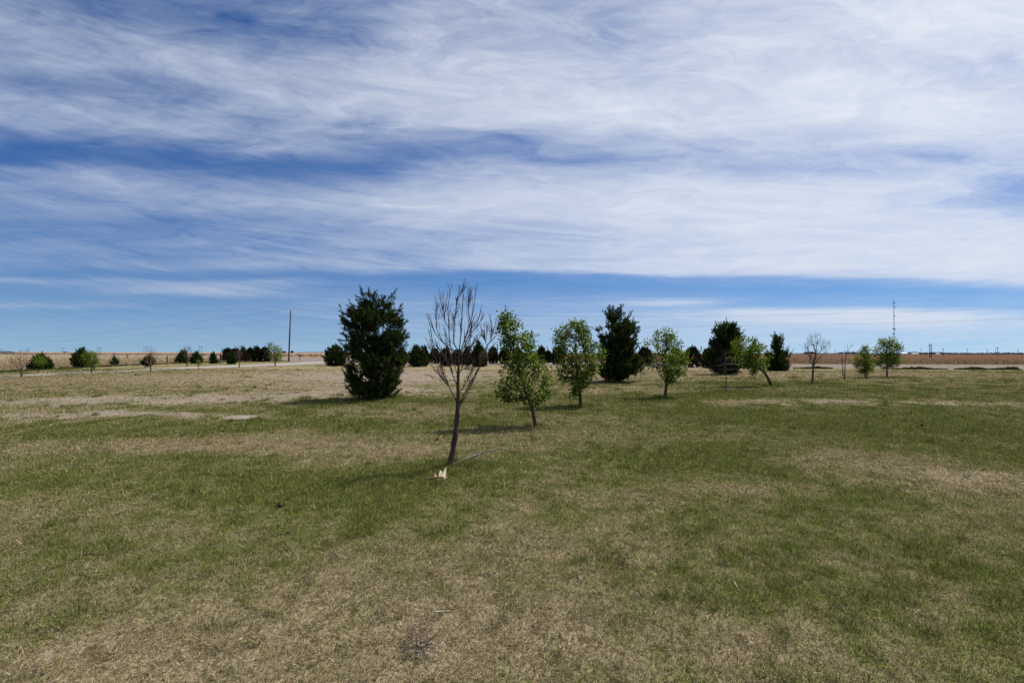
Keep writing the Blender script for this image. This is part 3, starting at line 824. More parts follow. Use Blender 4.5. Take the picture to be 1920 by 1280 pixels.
def pine_tree(base_px, top_px, prof, label, group, seed, nshoot=800, nn=34, sl=0.26, nlen=0.10, nw=0.0045, tr=0.07, mat=None, name='pine_tree', gaps=0.22, gs=2.2, shell=0.45, upk=0.75, clump=0, clump_r=0.16):
    r = np.random.default_rng(seed)
    base = base_at(*base_px); Y = base[1]
    t = thing(name, label, 'tree', base, group)
    top = pt(*top_px, Y) - base
    tl = np.stack([np.linspace(0, top[0], 16) + 0.02 * np.sin(np.arange(16)), 0.02 * np.cos(np.arange(16)), np.linspace(-0.03, top[2] * 0.95, 16)], -1)
    tl[0, :2] = 0
    pr = prof_fn(prof, base_px[0], Y, base)
    if clump:      # shoots gathered at the branch tips, leaving gaps between the branches
        tg = sample_crown(pr, nshoot // clump, r, 0.30, 0.95, gaps, gs)
        mid = (pr[1] + pr[2]) / 2
        tg[:, 0] = tg[:, 0] + (np.interp(tg[:, 2], pr[0], mid) - tg[:, 0]) * 0.16; tg[:, 1] *= 0.84; tg[:, 2] *= 0.93
        sz = clump_r * r.uniform(0.6, 1.35, len(tg))
        tg = np.repeat(tg, clump, axis=0) + r.normal(0, 1, (len(tg) * clump, 3)) * np.repeat(sz, clump)[:, None] * np.array([1, 1, 0.85])
        tg = np.vstack([tg, sample_crown(pr, nshoot // 9, r, 0.6, 0.8, 0.3, gs)])
        tg = tg[tg[:, 2] > 0.08]
    else: tg = sample_crown(pr, nshoot, r, shell, 0.92, gaps, gs)
    NP, par, ends = grow(tl, tg, r, 0.5, 0.02, -0.1)
    R = pipe_radii(NP, par, 0.004, 16, tr); R = np.clip(R / R[0] * tr * 1.1, 0.003, tr * 0.26)
    m = MB(); m.tube(tl, np.linspace(tr * 1.1, 0.008, 16) * np.r_[1.2, np.ones(15)], 9)
    idx = np.arange(16, len(NP)); pi = par[idx]
    m.segs(NP[pi], NP[idx], np.minimum(R[pi], R[idx] * 1.7), R[idx], 3)
    m.build('trunk', M_darkbark, t, True)
    E = NP[ends]
    ax = np.interp(E[:, 2], pr[0], (pr[1] + pr[2]) / 2)
    out = np.stack([E[:, 0] - ax, E[:, 1], np.zeros(len(E))], -1); out /= np.linalg.norm(out, axis=1)[:, None] + 0.15
    D = out * 0.75 + np.array([0, 0, upk]) + r.normal(0, 0.25, E.shape); D /= np.linalg.norm(D, axis=1)[:, None]
    ns = 3
    Dp = E - NP[par[ends]]; Dp /= np.linalg.norm(Dp, axis=1)[:, None] + 1e-6
    E = np.repeat(E, ns, axis=0); D = np.repeat(D, ns, axis=0); Dp = np.repeat(Dp, ns, axis=0)
    first = np.arange(len(E)) % ns == 0
    E = np.where(first[:, None], E, E - Dp * sl * r.uniform(0.1, 0.9, (len(E), 1)) + r.normal(0, sl * 0.22, E.shape))
    D = D + np.where(first[:, None], 0, 1) * r.normal(0, 0.3, D.shape); D /= np.linalg.norm(D, axis=1)[:, None]
    ln = sl * r.uniform(0.6, 1.2, len(E))
    # long leading shoots on the outside of the crown
    hw_ = np.maximum(np.interp(E[:, 2], pr[0], (pr[2] - pr[1]) / 2), 1e-3)
    rad_ = np.hypot(E[:, 0] - np.interp(E[:, 2], pr[0], (pr[1] + pr[2]) / 2), E[:, 1]) / hw_
    oi = np.where((rad_ > 0.72) | (E[:, 2] > pr[0][-1] * 0.9))[0]; oi = oi[r.random(len(oi)) < 0.22]
    Do = out.repeat(ns, axis=0)[oi] * 0.5 + np.array([0, 0, 0.9]) + r.normal(0, 0.16, (len(oi), 3)); Do /= np.linalg.norm(Do, axis=1)[:, None]
    E = np.vstack([E, E[oi] + Do * sl * 0.5]); D = np.vstack([D, Do]); ln = np.concatenate([ln, sl * r.uniform(0.9, 1.35, len(oi))])
    nm = MB(); needles(nm, E - D * (ln * 0.55)[:, None], D, ln, nlen, nw, nn, r)
    nm.build('crown', mat or M_needle, t)
    return t

def cedar_tree(px, by, ty, hw, label, group, seed, mat=None, shape='egg', n=420, name='cedar_tree', spikes=5, lean=0.0):
    """juniper / cedar: upright feathery sprays on an egg shaped body, leaders poking out of the top"""
    r = np.random.default_rng(seed)
    base = base_at(px, by); Y = base[1]
    t = thing(name, label, 'tree', base, group)
    H = (pt(px, ty, Y) - base)[2]; W = hw * r.uniform(0.94, 1.1) * Y / F
    m = MB(); m.tube([(0, 0, -0.03), (0, 0, H * 0.4), (lean * W, 0, H * 0.85)], [0.05, 0.035, 0.01], 7)
    m.build('trunk', M_darkbark, t, True)
    body = H * 0.84
    f = r.random(n) ** 0.85
    if shape == 'egg': w = np.interp(f, [0, .08, .25, .5, .75, .92, 1], [.74, .92, 1, .95, .78, .52, .22])
    elif shape == 'round': w = np.interp(f, [0, .08, .3, .6, .85, 1], [.55, .85, 1, .95, .66, .25])
    else: w = np.interp(f, [0, .06, .2, .5, .8, 1], [.75, 1, .98, .8, .46, .12])
    th = r.uniform(0, 2 * np.pi, n); rr = r.random(n) ** 0.32
    wob = 0.74 + 0.5 * vnoise(th * 2.2, f * 4.0, seed)
    x = W * w * rr * wob * np.cos(th); y = W * w * rr * wob * np.sin(th)
    E = np.stack([x + lean * W * f, y, 0.02 + f * body], -1)
    D = np.stack([np.cos(th) * 0.45, np.sin(th) * 0.45, np.ones(n)], -1) + r.normal(0, 0.18, (n, 3))
    ln = r.uniform(0.8, 1.3, n) * 0.115 * H
    if spikes:
        k = spikes
        ps = np.stack([r.normal(0, W * 0.42, k), r.normal(0, W * 0.42, k), body * r.uniform(0.80, 0.97, k)], -1)
        ps[0] = (0, 0, body * 0.99)
        m2 = 9
        sp = np.repeat(ps, m2, axis=0) + np.stack([np.zeros(k * m2), np.zeros(k * m2), np.tile(np.linspace(0, 0.15, m2), k) * H], -1)
        E = np.vstack([E, sp]); D = np.vstack([D, np.stack([r.normal(0, .12, k * m2), r.normal(0, .12, k * m2), np.ones(k * m2)], -1)])
        ln = np.concatenate([ln, np.full(k * m2, 0.065 * H)])
    D /= np.linalg.norm(D, axis=1)[:, None]
    nm = MB(); needles(nm, E - D * (ln * 0.4)[:, None], D, ln, 0.055 * H, 0.012 * H ** 0.5, 15, r, 0.42)
    nm.build('crown', mat or M_cedar, t)
    return t

def bare_tree(base_px, fork_px, prof, label, group, seed, ntar=90, tr=0.045, mat=None, name='bare_tree', twig=0.004, barkm=None, cat='tree', steep=0.45, extra=2):
    r = np.random.default_rng(seed)
    base = base_at(*base_px); Y = base[1]
    t = thing(name, label, cat, base, group)
    tp = px_line([base_px, ((base_px[0] + fork_px[0]) / 2 + 0.3, (base_px[1] + fork_px[1]) / 2), fork_px], Y, base); tp[0] = (0, 0, -0.03)
    tl = smooth_line(tp, 7)
    pr = prof_fn(prof, base_px[0], Y, base)
    ztop = pr[0][-1]; cx = np.interp(ztop * 0.8, pr[0], (pr[1] + pr[2]) / 2)
    ld = np.array([tl[-1] + (np.array([cx, 0, ztop * 0.9]) - tl[-1]) * q + np.array([0.01 * math.sin(q * 9), 0.015 * math.cos(q * 7), 0]) for q in np.linspace(0.12, 1, 7)])
    tr_all = np.vstack([tl, ld])
    tg = sample_crown(pr, ntar, r, 0.42, 0.9)
    NP, par, ends = grow(tr_all, tg, r, 1.0, 0.03, steep)
    R = pipe_radii(NP, par, twig, 7, tr, 1.75); R = np.clip(R / R[0] * tr, twig * 0.75, tr)
    m = MB(); m.tube(tl, np.linspace(tr * 1.1, tr * 0.72, 7) * np.r_[1.25, np.ones(6)], 9)
    m.build('trunk', barkm or M_bark, t, True)
    c = MB()
    idx = np.arange(7, len(NP)); pi = par[idx]
    c.segs(NP[pi], NP[idx], np.minimum(R[pi], np.maximum(R[idx] * 1.6, twig)), R[idx], 5)
    # end twigs, reaching on past each tip
    E = np.repeat(NP[ends], extra, axis=0); Pm = np.repeat(NP[par[ends]], extra, axis=0)
    d = E - Pm; L = np.linalg.norm(d, axis=1)[:, None] + 1e-6
    sp = (pr[2] - pr[1]).max()
    st = Pm + d * r.uniform(0.2, 1.0, (len(E), 1))
    nd = d / L * 0.8 + r.normal(0, 0.33, d.shape) + np.array([0, 0, 0.45]); nd /= np.linalg.norm(nd, axis=1)[:, None]
    c.segs(st, st + nd * r.uniform(0.06, 0.2, (len(E), 1)) * sp, np.full(len(E), twig * 0.8), np.full(len(E), twig * 0.45), 3)
    c.build('crown', mat or M_twig, t)
    return t

G_PINE = 'dark pines standing in the lawn'
G_CED = 'cedars in the windbreak row behind the lawn'
G_LEAF = 'young leafy trees on the lawn'
G_BARE = 'bare leafless trees'
G_DRIVE = 'small trees along the driveway'
G_DPINE = 'small pines beyond the driveway'

# --- the bare tree in the foreground, limb by limb
def hero_tree():
    r = np.random.default_rng(21)
    bp = (843, 875.5)
    base = base_at(*bp); Y = base[1]
    t = thing('bare_tree', 'tall bare leafless tree nearest the camera, trunk scarred near its foot', 'tree', base, G_BARE)
    zx = lambda X, Yp: (740 + X / 3.37, 520 + Yp / 3.37)
    tk = px_line([bp] + [zx(*q) for q in [(362, 1120), (378, 1030), (390, 930), (398, 850), (402, 760), (400, 690), (402, 600), (406, 520), (410, 450)]], Y, base)
    tk[0] = (0, 0, -0.04)
    tl = smooth_line(tk, 40)
    tr = np.interp(np.linspace(0, 1, 40), [0, .06, .3, .55, .62, .8, 1], [.070, .041, .036, .031, .024, .018, .012])
    m = MB(); m.tube(tl, tr * (1 + 0.06 * r.normal(0, 1, 40)), 12)
    tr_o = m.build('trunk', M_bark, t, True)
    k = MB(); s = tl[3]
    k.add(np.array([[.010, -.046, .20], [.028, -.043, .24], [.024, -.046, .36], [.012, -.050, .42], [.004, -.049, .30], [.018, -.056, .31]]) + np.array([0.012, 0.0, -0.02]),
          [(0, 1, 5), (1, 2, 5), (2, 3, 5), (3, 4, 5), (4, 0, 5)])
    k.build('bark_wound', M_fresh_wood if False else M_brown_bark, t)
    limbs = [  # zoom pixels, depth lean, start radius
        ([(393, 785), (345, 695), (305, 600), (287, 520), (245, 430), (232, 345), (205, 225)], -.30, .013),
        ([(402, 700), (365, 610), (332, 530), (300, 480), (262, 430), (238, 400)], .35, .010),
        ([(404, 520), (350, 455), (300, 410), (257, 355), (235, 300), (222, 240)], -.15, .012),
        ([(300, 410), (264, 330), (262, 245), (270, 165)], -.2, .008),
        ([(405, 480), (350, 440), (340, 335), (334, 200), (345, 95), (331, 35)], .25, .012),
        ([(340, 335), (318, 260), (310, 170), (300, 90)], .35, .007),
        ([(408, 470), (378, 420), (376, 330), (384, 230), (402, 110), (412, 50)], -.25, .011),
        ([(384, 230), (398, 150), (428, 90), (430, 40)], -.1, .007),
        ([(410, 455), (414, 370), (424, 250), (430, 150), (429, 45)], .12, .012),
        ([(412, 480), (440, 400), (462, 320), (492, 195), (503, 110), (515, 32)], .3, .012),
        ([(462, 320), (470, 220), (475, 130), (478, 85)], .2, .007),
        ([(412, 500), (455, 400), (500, 335), (525, 300), (557, 248)], -.35, .011),
        ([(440, 440), (470, 380), (485, 300), (497, 240)], -.4, .008),
        ([(408, 560), (450, 470), (490, 420), (498, 370)], .4, .008),
        ([(412, 795), (440, 740), (480, 670), (520, 590), (550, 520), (582, 432), (640, 372), (652, 350)], .25, .014),
        ([(582, 432), (575, 390), (572, 330)], .3, .006),
        ([(600, 410), (612, 370), (615, 320)], .2, .006),
        ([(414, 808), (462, 725), (500, 655), (528, 590), (560, 500), (575, 460)], -.25, .012),
        ([(404, 740), (440, 680), (470, 620), (505, 570), (545, 545)], -.4, .008),
        ([(402, 640), (380, 560), (345, 470), (320, 420)], .2, .008),
        ([(404, 620), (430, 560), (465, 500), (470, 430)], .35, .008),
        ([(345, 695), (300, 640), (262, 590)], -.4, .005),
        ([(305, 600), (268, 540), (243, 480), (240, 430)], -.45, .006),
        ([(404, 580), (440, 575), (468, 550)], -.3, .005),
        ([(520, 590), (545, 545), (590, 470), (650, 395)], .5, .006),
    ]
    lines = []
    hmax = 2.7
    for n_, (L, dep, r0) in enumerate(limbs):
        P = px_line([zx(*q) for q in L], Y, base)
        f0 = 0 if L[0][1] > 430 and 385 < L[0][0] < 420 else None
        s = np.linspace(0, 1, len(P))
        z0 = P[:, 2] - 0.9
        dy = dep * np.clip(z0, 0, 2) * 0.55 * (s if f0 == 0 else 1)
        W_ = P + base - np.array([0, 0, CAMZ]); P = W_ * ((Y + dy) / Y)[:, None] + np.array([0, 0, CAMZ]) - base
        # a forked limb starts on the nearest limb already drawn
        if f0 is None and lines:
            allp = np.vstack(lines); q = allp[np.argmin(np.linalg.norm((allp - P[0])[:, [0, 2]], axis=1))]
            P[:, 1] += (q - P[0])[1] * (1 - s)
            P[0] = q
        ln = smooth_line(P, 18)
        ln[2:] += np.cumsum(r.normal(0, 0.0025, (16, 3)), axis=0)
        lines.append(ln)
        lm = MB(); lm.tube(ln, np.linspace(r0 * .74, 0.0032, 18), 6)
        # fine twigs along this limb
        P0 = []; P1 = []
        for q in range(3, 18):
            for _ in range(int(r.integers(0, 4)) if q < 11 else int(r.random() < .5 and q < 16)):
                b0 = ln[q]; dirn = ln[q] - ln[q - 1]; dirn /= np.linalg.norm(dirn)
                dd = dirn + r.normal(0, 0.30, 3) + np.array([0, 0, 0.4]); dd /= np.linalg.norm(dd)
                Lg = r.uniform(0.08, 0.34) * (1.0 if q < 11 else 0.5)
                mid = b0 + dd * Lg * 0.5; e = mid + (dd + r.normal(0, 0.12, 3) + np.array([0, 0, 0.3])) * Lg * 0.4; Lg *= (1.0 if q < 14 else 0.5)
                P0 += [b0, mid]; P1 += [mid, e]
                if r.random() < 0.4:
                    d2 = dd + r.normal(0, 0.5, 3); P0.append(mid); P1.append(mid + d2 / np.linalg.norm(d2) * Lg * 0.4)
        if P0:
            rr = np.full(len(P0), 0.0034)
            lm.segs(P0, P1, rr, rr * 0.65, 3)
        lm.build('limb', M_twig, t, True)
hero_tree()

# --- leafy trees
leafy_tree((1005, 800), [(1000, 775), (993, 752), (985, 735), (975, 700), (962, 660), (945, 615)],
    [(760, 985, 1003), (750, 950, 1020), (738, 925, 1032), (722, 925, 1037), (705, 935, 1040), (690, 942, 1035), (680, 932, 1022), (668, 945, 1008), (650, 945, 1005), (632, 938, 1003), (620, 932, 995), (605, 930, 975), (592, 934, 962), (578, 938, 947)],
    'ragged leafy young tree leaning left, right beside the tall bare tree', G_LEAF, 31, nclu=350, nleaf=14, size=0.068, tr=0.036, gaps=0.44, spreadk=0.13, gs=5.0)
leafy_tree((1089, 762), [(1088, 745), (1086, 728), (1083, 700), (1080, 670), (1078, 640)],
    [(745, 1070, 1082), (735, 1048, 1095), (720, 1040, 1102), (700, 1040, 1118), (682, 1045, 1130), (665, 1042, 1132), (650, 1038, 1128), (635, 1040, 1108), (622, 1042, 1102), (612, 1055, 1100), (604, 1068, 1094)],
    'bushy leafy tree with straight dark trunk, just left of a pine', G_LEAF, 32, nclu=400, nleaf=16, size=0.074, tr=0.050, gaps=0.33, spreadk=0.16)
leafy_tree((1247, 747), [(1249, 725), (1251, 705), (1250, 685), (1246, 660)],
    [(716, 1252, 1268), (705, 1230, 1278), (692, 1222, 1285), (675, 1220, 1292), (660, 1215, 1290), (648, 1212, 1282), (638, 1216, 1275), (628, 1222, 1265), (619, 1236, 1252)],
    'leafy tree with thin curved trunk on a dark grass patch', G_LEAF, 33, nclu=240, nleaf=15, size=0.078, tr=0.050, gaps=0.36, spreadk=0.18, mat=M_leaf_bright)
leafy_tree((1448, 725), [(1441, 711), (1434, 699), (1424, 689), (1412, 678), (1404, 662)],
    [(704, 1408, 1428), (692, 1402, 1440), (682, 1385, 1443), (670, 1374, 1443), (658, 1372, 1440), (648, 1374, 1432), (640, 1378, 1422), (632, 1385, 1412)],
    'leafy tree bent far over to the left on a slanting trunk', G_LEAF, 34, nclu=230, nleaf=16, size=0.095, tr=0.07, gaps=0.40, spreadk=0.19, mat=M_leaf_bright)
leafy_tree((1623, 708.5), [(1622, 700), (1621, 690), (1620, 672)],
    [(701, 1617, 1629), (694, 1608, 1636), (684, 1604, 1637), (672, 1601, 1634), (664, 1607, 1632), (656, 1615, 1628), (649, 1620, 1625)],
    'low leafy sapling branching from near the ground, left of the round-crowned tree', G_LEAF, 35, nclu=170, nleaf=16, size=0.095, tr=0.04, gaps=0.2, spreadk=0.22)
leafy_tree((1663, 706.5), [(1663, 697), (1663, 685), (1663, 665)],
    [(691, 1650, 1668), (685, 1642, 1680), (675, 1640, 1686), (662, 1641, 1687), (652, 1643, 1687), (644, 1647, 1684), (638, 1652, 1678), (633, 1660, 1670)],
    'round-crowned leafy tree in front of the radio mast', G_LEAF, 36, nclu=220, nleaf=16, size=0.105, tr=0.055, gaps=0.3, spreadk=0.24)
# along the driveway
leafy_tree((171.5, 699.5), [(171.5, 692), (171, 684), (170, 672)],
    [(686, 164, 176), (680, 157, 181), (672, 155, 182), (666, 157, 181), (659, 164, 174)],
    'small leafy tree in front of a dark pine beside the driveway', G_DRIVE, 37, nclu=110, nleaf=11, size=0.1, tr=0.045, gaps=0.15, spreadk=0.26, mat=M_leaf_bright)
leafy_tree((71.5, 700), [(71.5, 692), (72, 684)],
    [(684, 67, 77), (678, 64, 82), (670, 67, 80), (665, 71, 77)],
    'thin-stemmed green sapling in front of a rounded pine', G_DRIVE, 38, nclu=50, nleaf=9, size=0.09, tr=0.025, gaps=0.1, spreadk=0.24, mat=M_leaf_bright)
leafy_tree((372, 692), [(372.3, 686), (372.5, 679)],
    [(686, 369, 376), (680, 368, 377), (674, 370, 376)],
    'spindly sapling on the near side of the driveway', G_DRIVE, 39, nclu=16, nleaf=8, size=0.1, tr=0.028, gaps=0.0, spreadk=0.2)
leafy_tree((516, 685.8), [(516, 678), (516, 670), (514, 658)],
    [(677, 508, 520), (671, 507, 530), (663, 504, 531), (656, 501, 528), (650, 501, 522), (645, 503, 514), (642, 506, 511)],
    'leafy tree beside the driveway left of the utility pole', G_DRIVE, 40, nclu=130, nleaf=11, size=0.13, tr=0.07, gaps=0.2, spreadk=0.36, mat=M_leaf_bright)

# --- pines
pine_tree((709, 748.5), (703, 548),
    [(742, 668, 694), (735, 662, 738), (722, 654, 748), (708, 650, 755), (694, 650, 758), (680, 648, 760), (664, 646, 760), (650, 646, 758), (636, 645, 757), (622, 642, 761), (612, 646, 764), (602, 642, 766), (592, 641, 760), (580, 648, 750), (570, 660, 738), (560, 664, 734), (552, 672, 728), (548, 690, 722)],
    'biggest pine, broad and dark green with short thick trunk, left of tall bare tree', G_PINE, 51, nshoot=1150, nn=54, sl=0.28, nlen=0.085, nw=0.0070, tr=0.095, gaps=0.15, gs=2.4, shell=0.42, upk=0.6, clump=11, clump_r=0.125)
pine_tree((1158, 716), (1151, 578),
    [(713, 1135, 1172), (706, 1124, 1182), (698, 1122, 1196), (686, 1122, 1204), (672, 1124, 1208), (660, 1122, 1206), (648, 1126, 1200), (636, 1122, 1192), (624, 1115, 1190), (614, 1115, 1193), (604, 1122, 1190), (596, 1134, 1188), (588, 1136, 1174), (578, 1142, 1160)],
    'broad black-green pine between the bushy leafy tree and the curved-trunk tree', G_PINE, 52, nshoot=800, nn=46, sl=0.38, nlen=0.115, nw=0.011, tr=0.10, gaps=0.1, clump=11, clump_r=0.16)
pine_tree((1355, 702), (1362, 598),
    [(699, 1336, 1379), (692, 1334, 1382), (680, 1330, 1384), (665, 1326, 1386), (652, 1328, 1385), (640, 1334, 1385), (628, 1337, 1387), (618, 1338, 1387), (608, 1343, 1383), (602, 1346, 1378), (597, 1357, 1370)],
    'tall dense dark pine behind the grey dead sapling', G_PINE, 53, nshoot=900, nn=46, sl=0.40, nlen=0.12, nw=0.014, tr=0.10, gaps=0.05, clump=9, clump_r=0.17)
pine_tree((1458, 695), (1455, 629),
    [(694, 1440, 1476), (686, 1437, 1480), (676, 1436, 1480), (666, 1437, 1476), (657, 1440, 1470), (650, 1443, 1466), (642, 1446, 1464), (634, 1449, 1462), (629, 1452, 1458)],
    'smaller pine with stubby upright shoots right of the bent tree', G_PINE, 54, nshoot=380, nn=36, sl=0.50, nlen=0.14, nw=0.016, tr=0.09, gaps=0.1, upk=1.0, clump=7, clump_r=0.14)
pine_tree((897, 687.5), (898, 641),
    [(686, 884, 911), (678, 882, 914), (668, 883, 913), (658, 886, 909), (650, 890, 906), (645, 893, 903), (641, 896, 900)],
    'dense rounded pine behind the bare tree, taller than the cedars', G_PINE, 55, nshoot=420, nn=34, sl=0.36, nlen=0.13, nw=0.019, tr=0.09, gaps=0.05, mat=M_needle_green)
pine_tree((783, 687.5), (781, 648),
    [(686, 766, 800), (678, 764, 801), (668, 766, 798), (660, 770, 795), (653, 775, 789), (648, 779, 784)],
    'rounded dark pine in the gap between the biggest pine and the bare tree', G_PINE, 56, nshoot=380, nn=34, sl=0.36, nlen=0.13, nw=0.019, tr=0.09, gaps=0.05)
pine_tree((628, 686), (627, 648),
    [(685, 614, 642), (678, 609, 648), (668, 608, 650), (660, 611, 648), (654, 615, 643), (650, 620, 636), (647.5, 625, 631)],
    'round dense dark pine immediately left of the biggest pine', G_PINE, 57, nshoot=430, nn=34, sl=0.34, nlen=0.12, nw=0.019, tr=0.09, gaps=0.05)
# beyond the driveway
pine_tree((74, 693), (76, 664),
    [(692, 62, 91), (688, 54, 93), (684, 57, 93), (678, 60, 90), (671, 65, 87), (667, 70, 82), (664, 74, 79)],
    'rounded green pine beside the small red bare tree at the far left', G_DPINE, 58, nshoot=330, nn=30, sl=0.26, nlen=0.10, nw=0.014, tr=0.07, gaps=0.1, mat=M_needle_green)
pine_tree((151, 689), (152, 654),
    [(688, 143, 158), (684, 138, 163), (675, 136, 166), (667, 139, 164), (660, 144, 160), (654, 150, 155)],
    'dark pine partly behind the small leafy driveway tree', G_DPINE, 59, nshoot=330, nn=30, sl=0.3, nlen=0.11, nw=0.015, tr=0.07, gaps=0.1)
pine_tree((215, 685), (215, 669),
    [(684, 211, 219), (680, 208, 223), (675, 209, 219), (671, 212, 217), (669, 214, 216)],
    'tiny lone pine in the grass between two driveway trees', G_DPINE, 60, nshoot=70, nn=26, sl=0.3, nlen=0.11, nw=0.011, tr=0.04, gaps=0.1, name='pine_sapling', mat=M_needle_green)
pine_tree((275, 688.5), (279, 667),
    [(684, 268, 286), (679, 265, 289), (674, 268, 288), (669, 274, 284), (667, 277, 281)],
    'grey-green pine behind the reddish driveway tree', G_DPINE, 61, nshoot=150, nn=28, sl=0.32, nlen=0.12, nw=0.010, tr=0.05, gaps=0.2, mat=M_needle_green)
pine_tree((342, 680.5), (343, 659),
    [(680, 331, 350), (676, 331, 351), (670, 334, 350), (664, 338, 348), (659, 341, 345)],
    'dark conical pine behind the bare tree by the driveway', G_DPINE, 62, nshoot=240, nn=28, sl=0.42, nlen=0.15, nw=0.022, tr=0.07, gaps=0.05)
pine_tree((368, 681.5), (368, 662),
    [(681, 360, 374), (676, 357, 377), (670, 359, 376), (665, 363, 373), (662, 366, 370)],
    'squat green pine right of the bare tree by the driveway', G_DPINE, 63, nshoot=220, nn=28, sl=0.42, nlen=0.15, nw=0.022, tr=0.07, gaps=0.05, mat=M_needle_green)
pine_tree((400, 681.5), (400, 665),
    [(681, 394, 406), (676, 393, 407), (671, 396, 405), (667, 398, 403), (665, 399, 401)],
    'little grey-green pine left of the rusty post', G_DPINE, 64, nshoot=110, nn=26, sl=0.4, nlen=0.15, nw=0.022, tr=0.05, gaps=0.1, name='pine_sapling', mat=M_needle_green)
pine_tree((434, 682.5), (434, 664),
    [(682, 428, 440), (677, 426, 442), (671, 428, 440), (667, 431, 438), (664, 433, 435)],
    'short pine in front of the left cedar clump', G_DPINE, 65, nshoot=170, nn=26, sl=0.42, nlen=0.15, nw=0.022, tr=0.06, gaps=0.05, mat=M_needle_green)

# --- cedars: px, base, top, half width, label
CED = [
 (427, 677.5, 650.5, 9.5, 'dark spiky cedar at the left end of the clump by the rusty post', 'egg', 4, None),
 (441, 678, 651, 9, 'cedar with browning foliage directly behind the thin bare tree', 'egg', 4, M_cedar_brown),
 (455, 678, 648.5, 8.5, 'reddish brown pointed cedar, third in the clump left of the utility pole', 'cone', 3, M_cedar_brown),
 (469, 677.5, 650, 8, 'dark cedar right of the reddish brown one', 'egg', 3, None),
 (482, 678, 647.5, 8, 'slender cedar with the tallest spike in the clump', 'cone', 3, None),
 (496, 678, 648.5, 10, 'broad dark cedar touching the leafy driveway tree', 'egg', 4, None),
 (752, 685, 652, 11, 'cedar peeping out on the right side of the biggest pine', 'egg', 4, None),
 (796, 684.5, 646.5, 9, 'spiky cedar just behind the right side of the rounded pine', 'cone', 4, None),
 (815, 682, 651, 9.5, 'small cedar seen left of the bare tree, gap of pale road beside it', 'egg', 4, None),
 (836, 687, 650, 11.5, 'wide cedar behind the left limbs of the tall bare tree', 'egg', 4, None),
 (857, 685, 653, 9, 'cedar directly behind the trunk of the tall bare tree', 'egg', 3, None),
 (875, 685.5, 647.5, 9, 'pointed cedar between the bare trunk and the dense rounded pine', 'cone', 4, None),
 (925, 682.5, 647.5, 8.5, 'narrow cedar right of the dense rounded pine', 'egg', 3, None),
 (946, 683, 650, 10, 'cedar behind the left edge of the ragged leaning tree', 'egg', 4, None),
 (970, 683, 649, 10, 'cedar mostly hidden behind the ragged leaning tree', 'egg', 4, None),
 (1015, 680.5, 646.5, 12, 'spiky cedar in the gap between the two nearest leafy trees', 'cone', 5, None),
 (1028, 680.5, 655, 6.5, 'lowest cedar, tucked between two taller ones right of the leaning tree', 'round', 2, None),
 (1047, 684, 648, 12, 'cedar against the left edge of the bushy leafy tree', 'egg', 4, None),
 (1209, 687, 648, 14, 'wide cedar behind the gap right of the broad black-green pine', 'egg', 4, None),
 (1268, 686, 650, 12, 'cedar behind the curved-trunk leafy tree', 'egg', 4, None),
 (1298, 688.5, 647, 14.5, 'egg-shaped spiky cedar standing alone right of the curved-trunk tree', 'egg', 5, None),
 (1328, 690.5, 650, 12, 'cedar touching the left side of the tall dense pine', 'egg', 4, None),
 (1397, 690, 655, 15, 'low cedar behind the crown of the bent tree', 'round', 2, None),
]
for i, (px, by, ty, hw, lab, shp, spk, mt) in enumerate(CED):
    cedar_tree(px, by, ty, hw, lab, G_CED, 200 + i, mt, shp, 1000, spikes=spk + 4)

# --- other bare trees
bare_tree((1522.5, 719.5), (1525, 686),
    [(684, 1519, 1530), (672, 1512, 1542), (660, 1508, 1550), (648, 1509, 1557), (640, 1511, 1558), (632, 1516, 1540), (625, 1524, 1535)],
    'bare fan-shaped tree with dark trunk, standing alone right of the pines', G_BARE, 71, 170, 0.052, M_twig, twig=0.005)
bare_tree((40.3, 706.5), (39.8, 692),
    [(691, 37, 43), (684, 27, 50), (676, 20, 55), (668, 18, 57), (660, 20, 52), (656, 31, 40)],
    'small vase-shaped bare tree with reddish twigs at the far left', G_BARE, 72, 110, 0.05, M_twig_red, twig=0.0055)
bare_tree((177.2, 694), (176, 684),
    [(683, 174, 179), (674, 172, 184), (665, 173, 184), (659, 176, 182)],
    'reddish bare tree mostly hidden behind the small leafy driveway tree', G_BARE, 73, 50, 0.045, M_twig_red, twig=0.007)
bare_tree((282.3, 695.8), (282, 684),
    [(683, 277, 286), (676, 272, 294), (667, 274, 296), (658, 276, 293), (650, 277, 288)],
    'bare tree with reddish crown in front of a grey-green pine', G_BARE, 74, 90, 0.05, M_twig_red, twig=0.007)
bare_tree((350.6, 686.8), (350.6, 676),
    [(675, 348, 353), (668, 344, 359), (660, 341, 362), (653, 343, 360), (647, 347, 353)],
    'dark-stemmed bare tree between two pines on the far driveway side', G_BARE, 75, 80, 0.06, M_twig, twig=0.009)
bare_tree((448.6, 688.8), (448.6, 674),
    [(673, 446, 451), (665, 440, 456), (656, 438, 457), (648, 440, 454), (645, 444, 450)],
    'thin bare tree in front of the browning cedars', G_BARE, 76, 70, 0.05, M_twig_grey, twig=0.008)
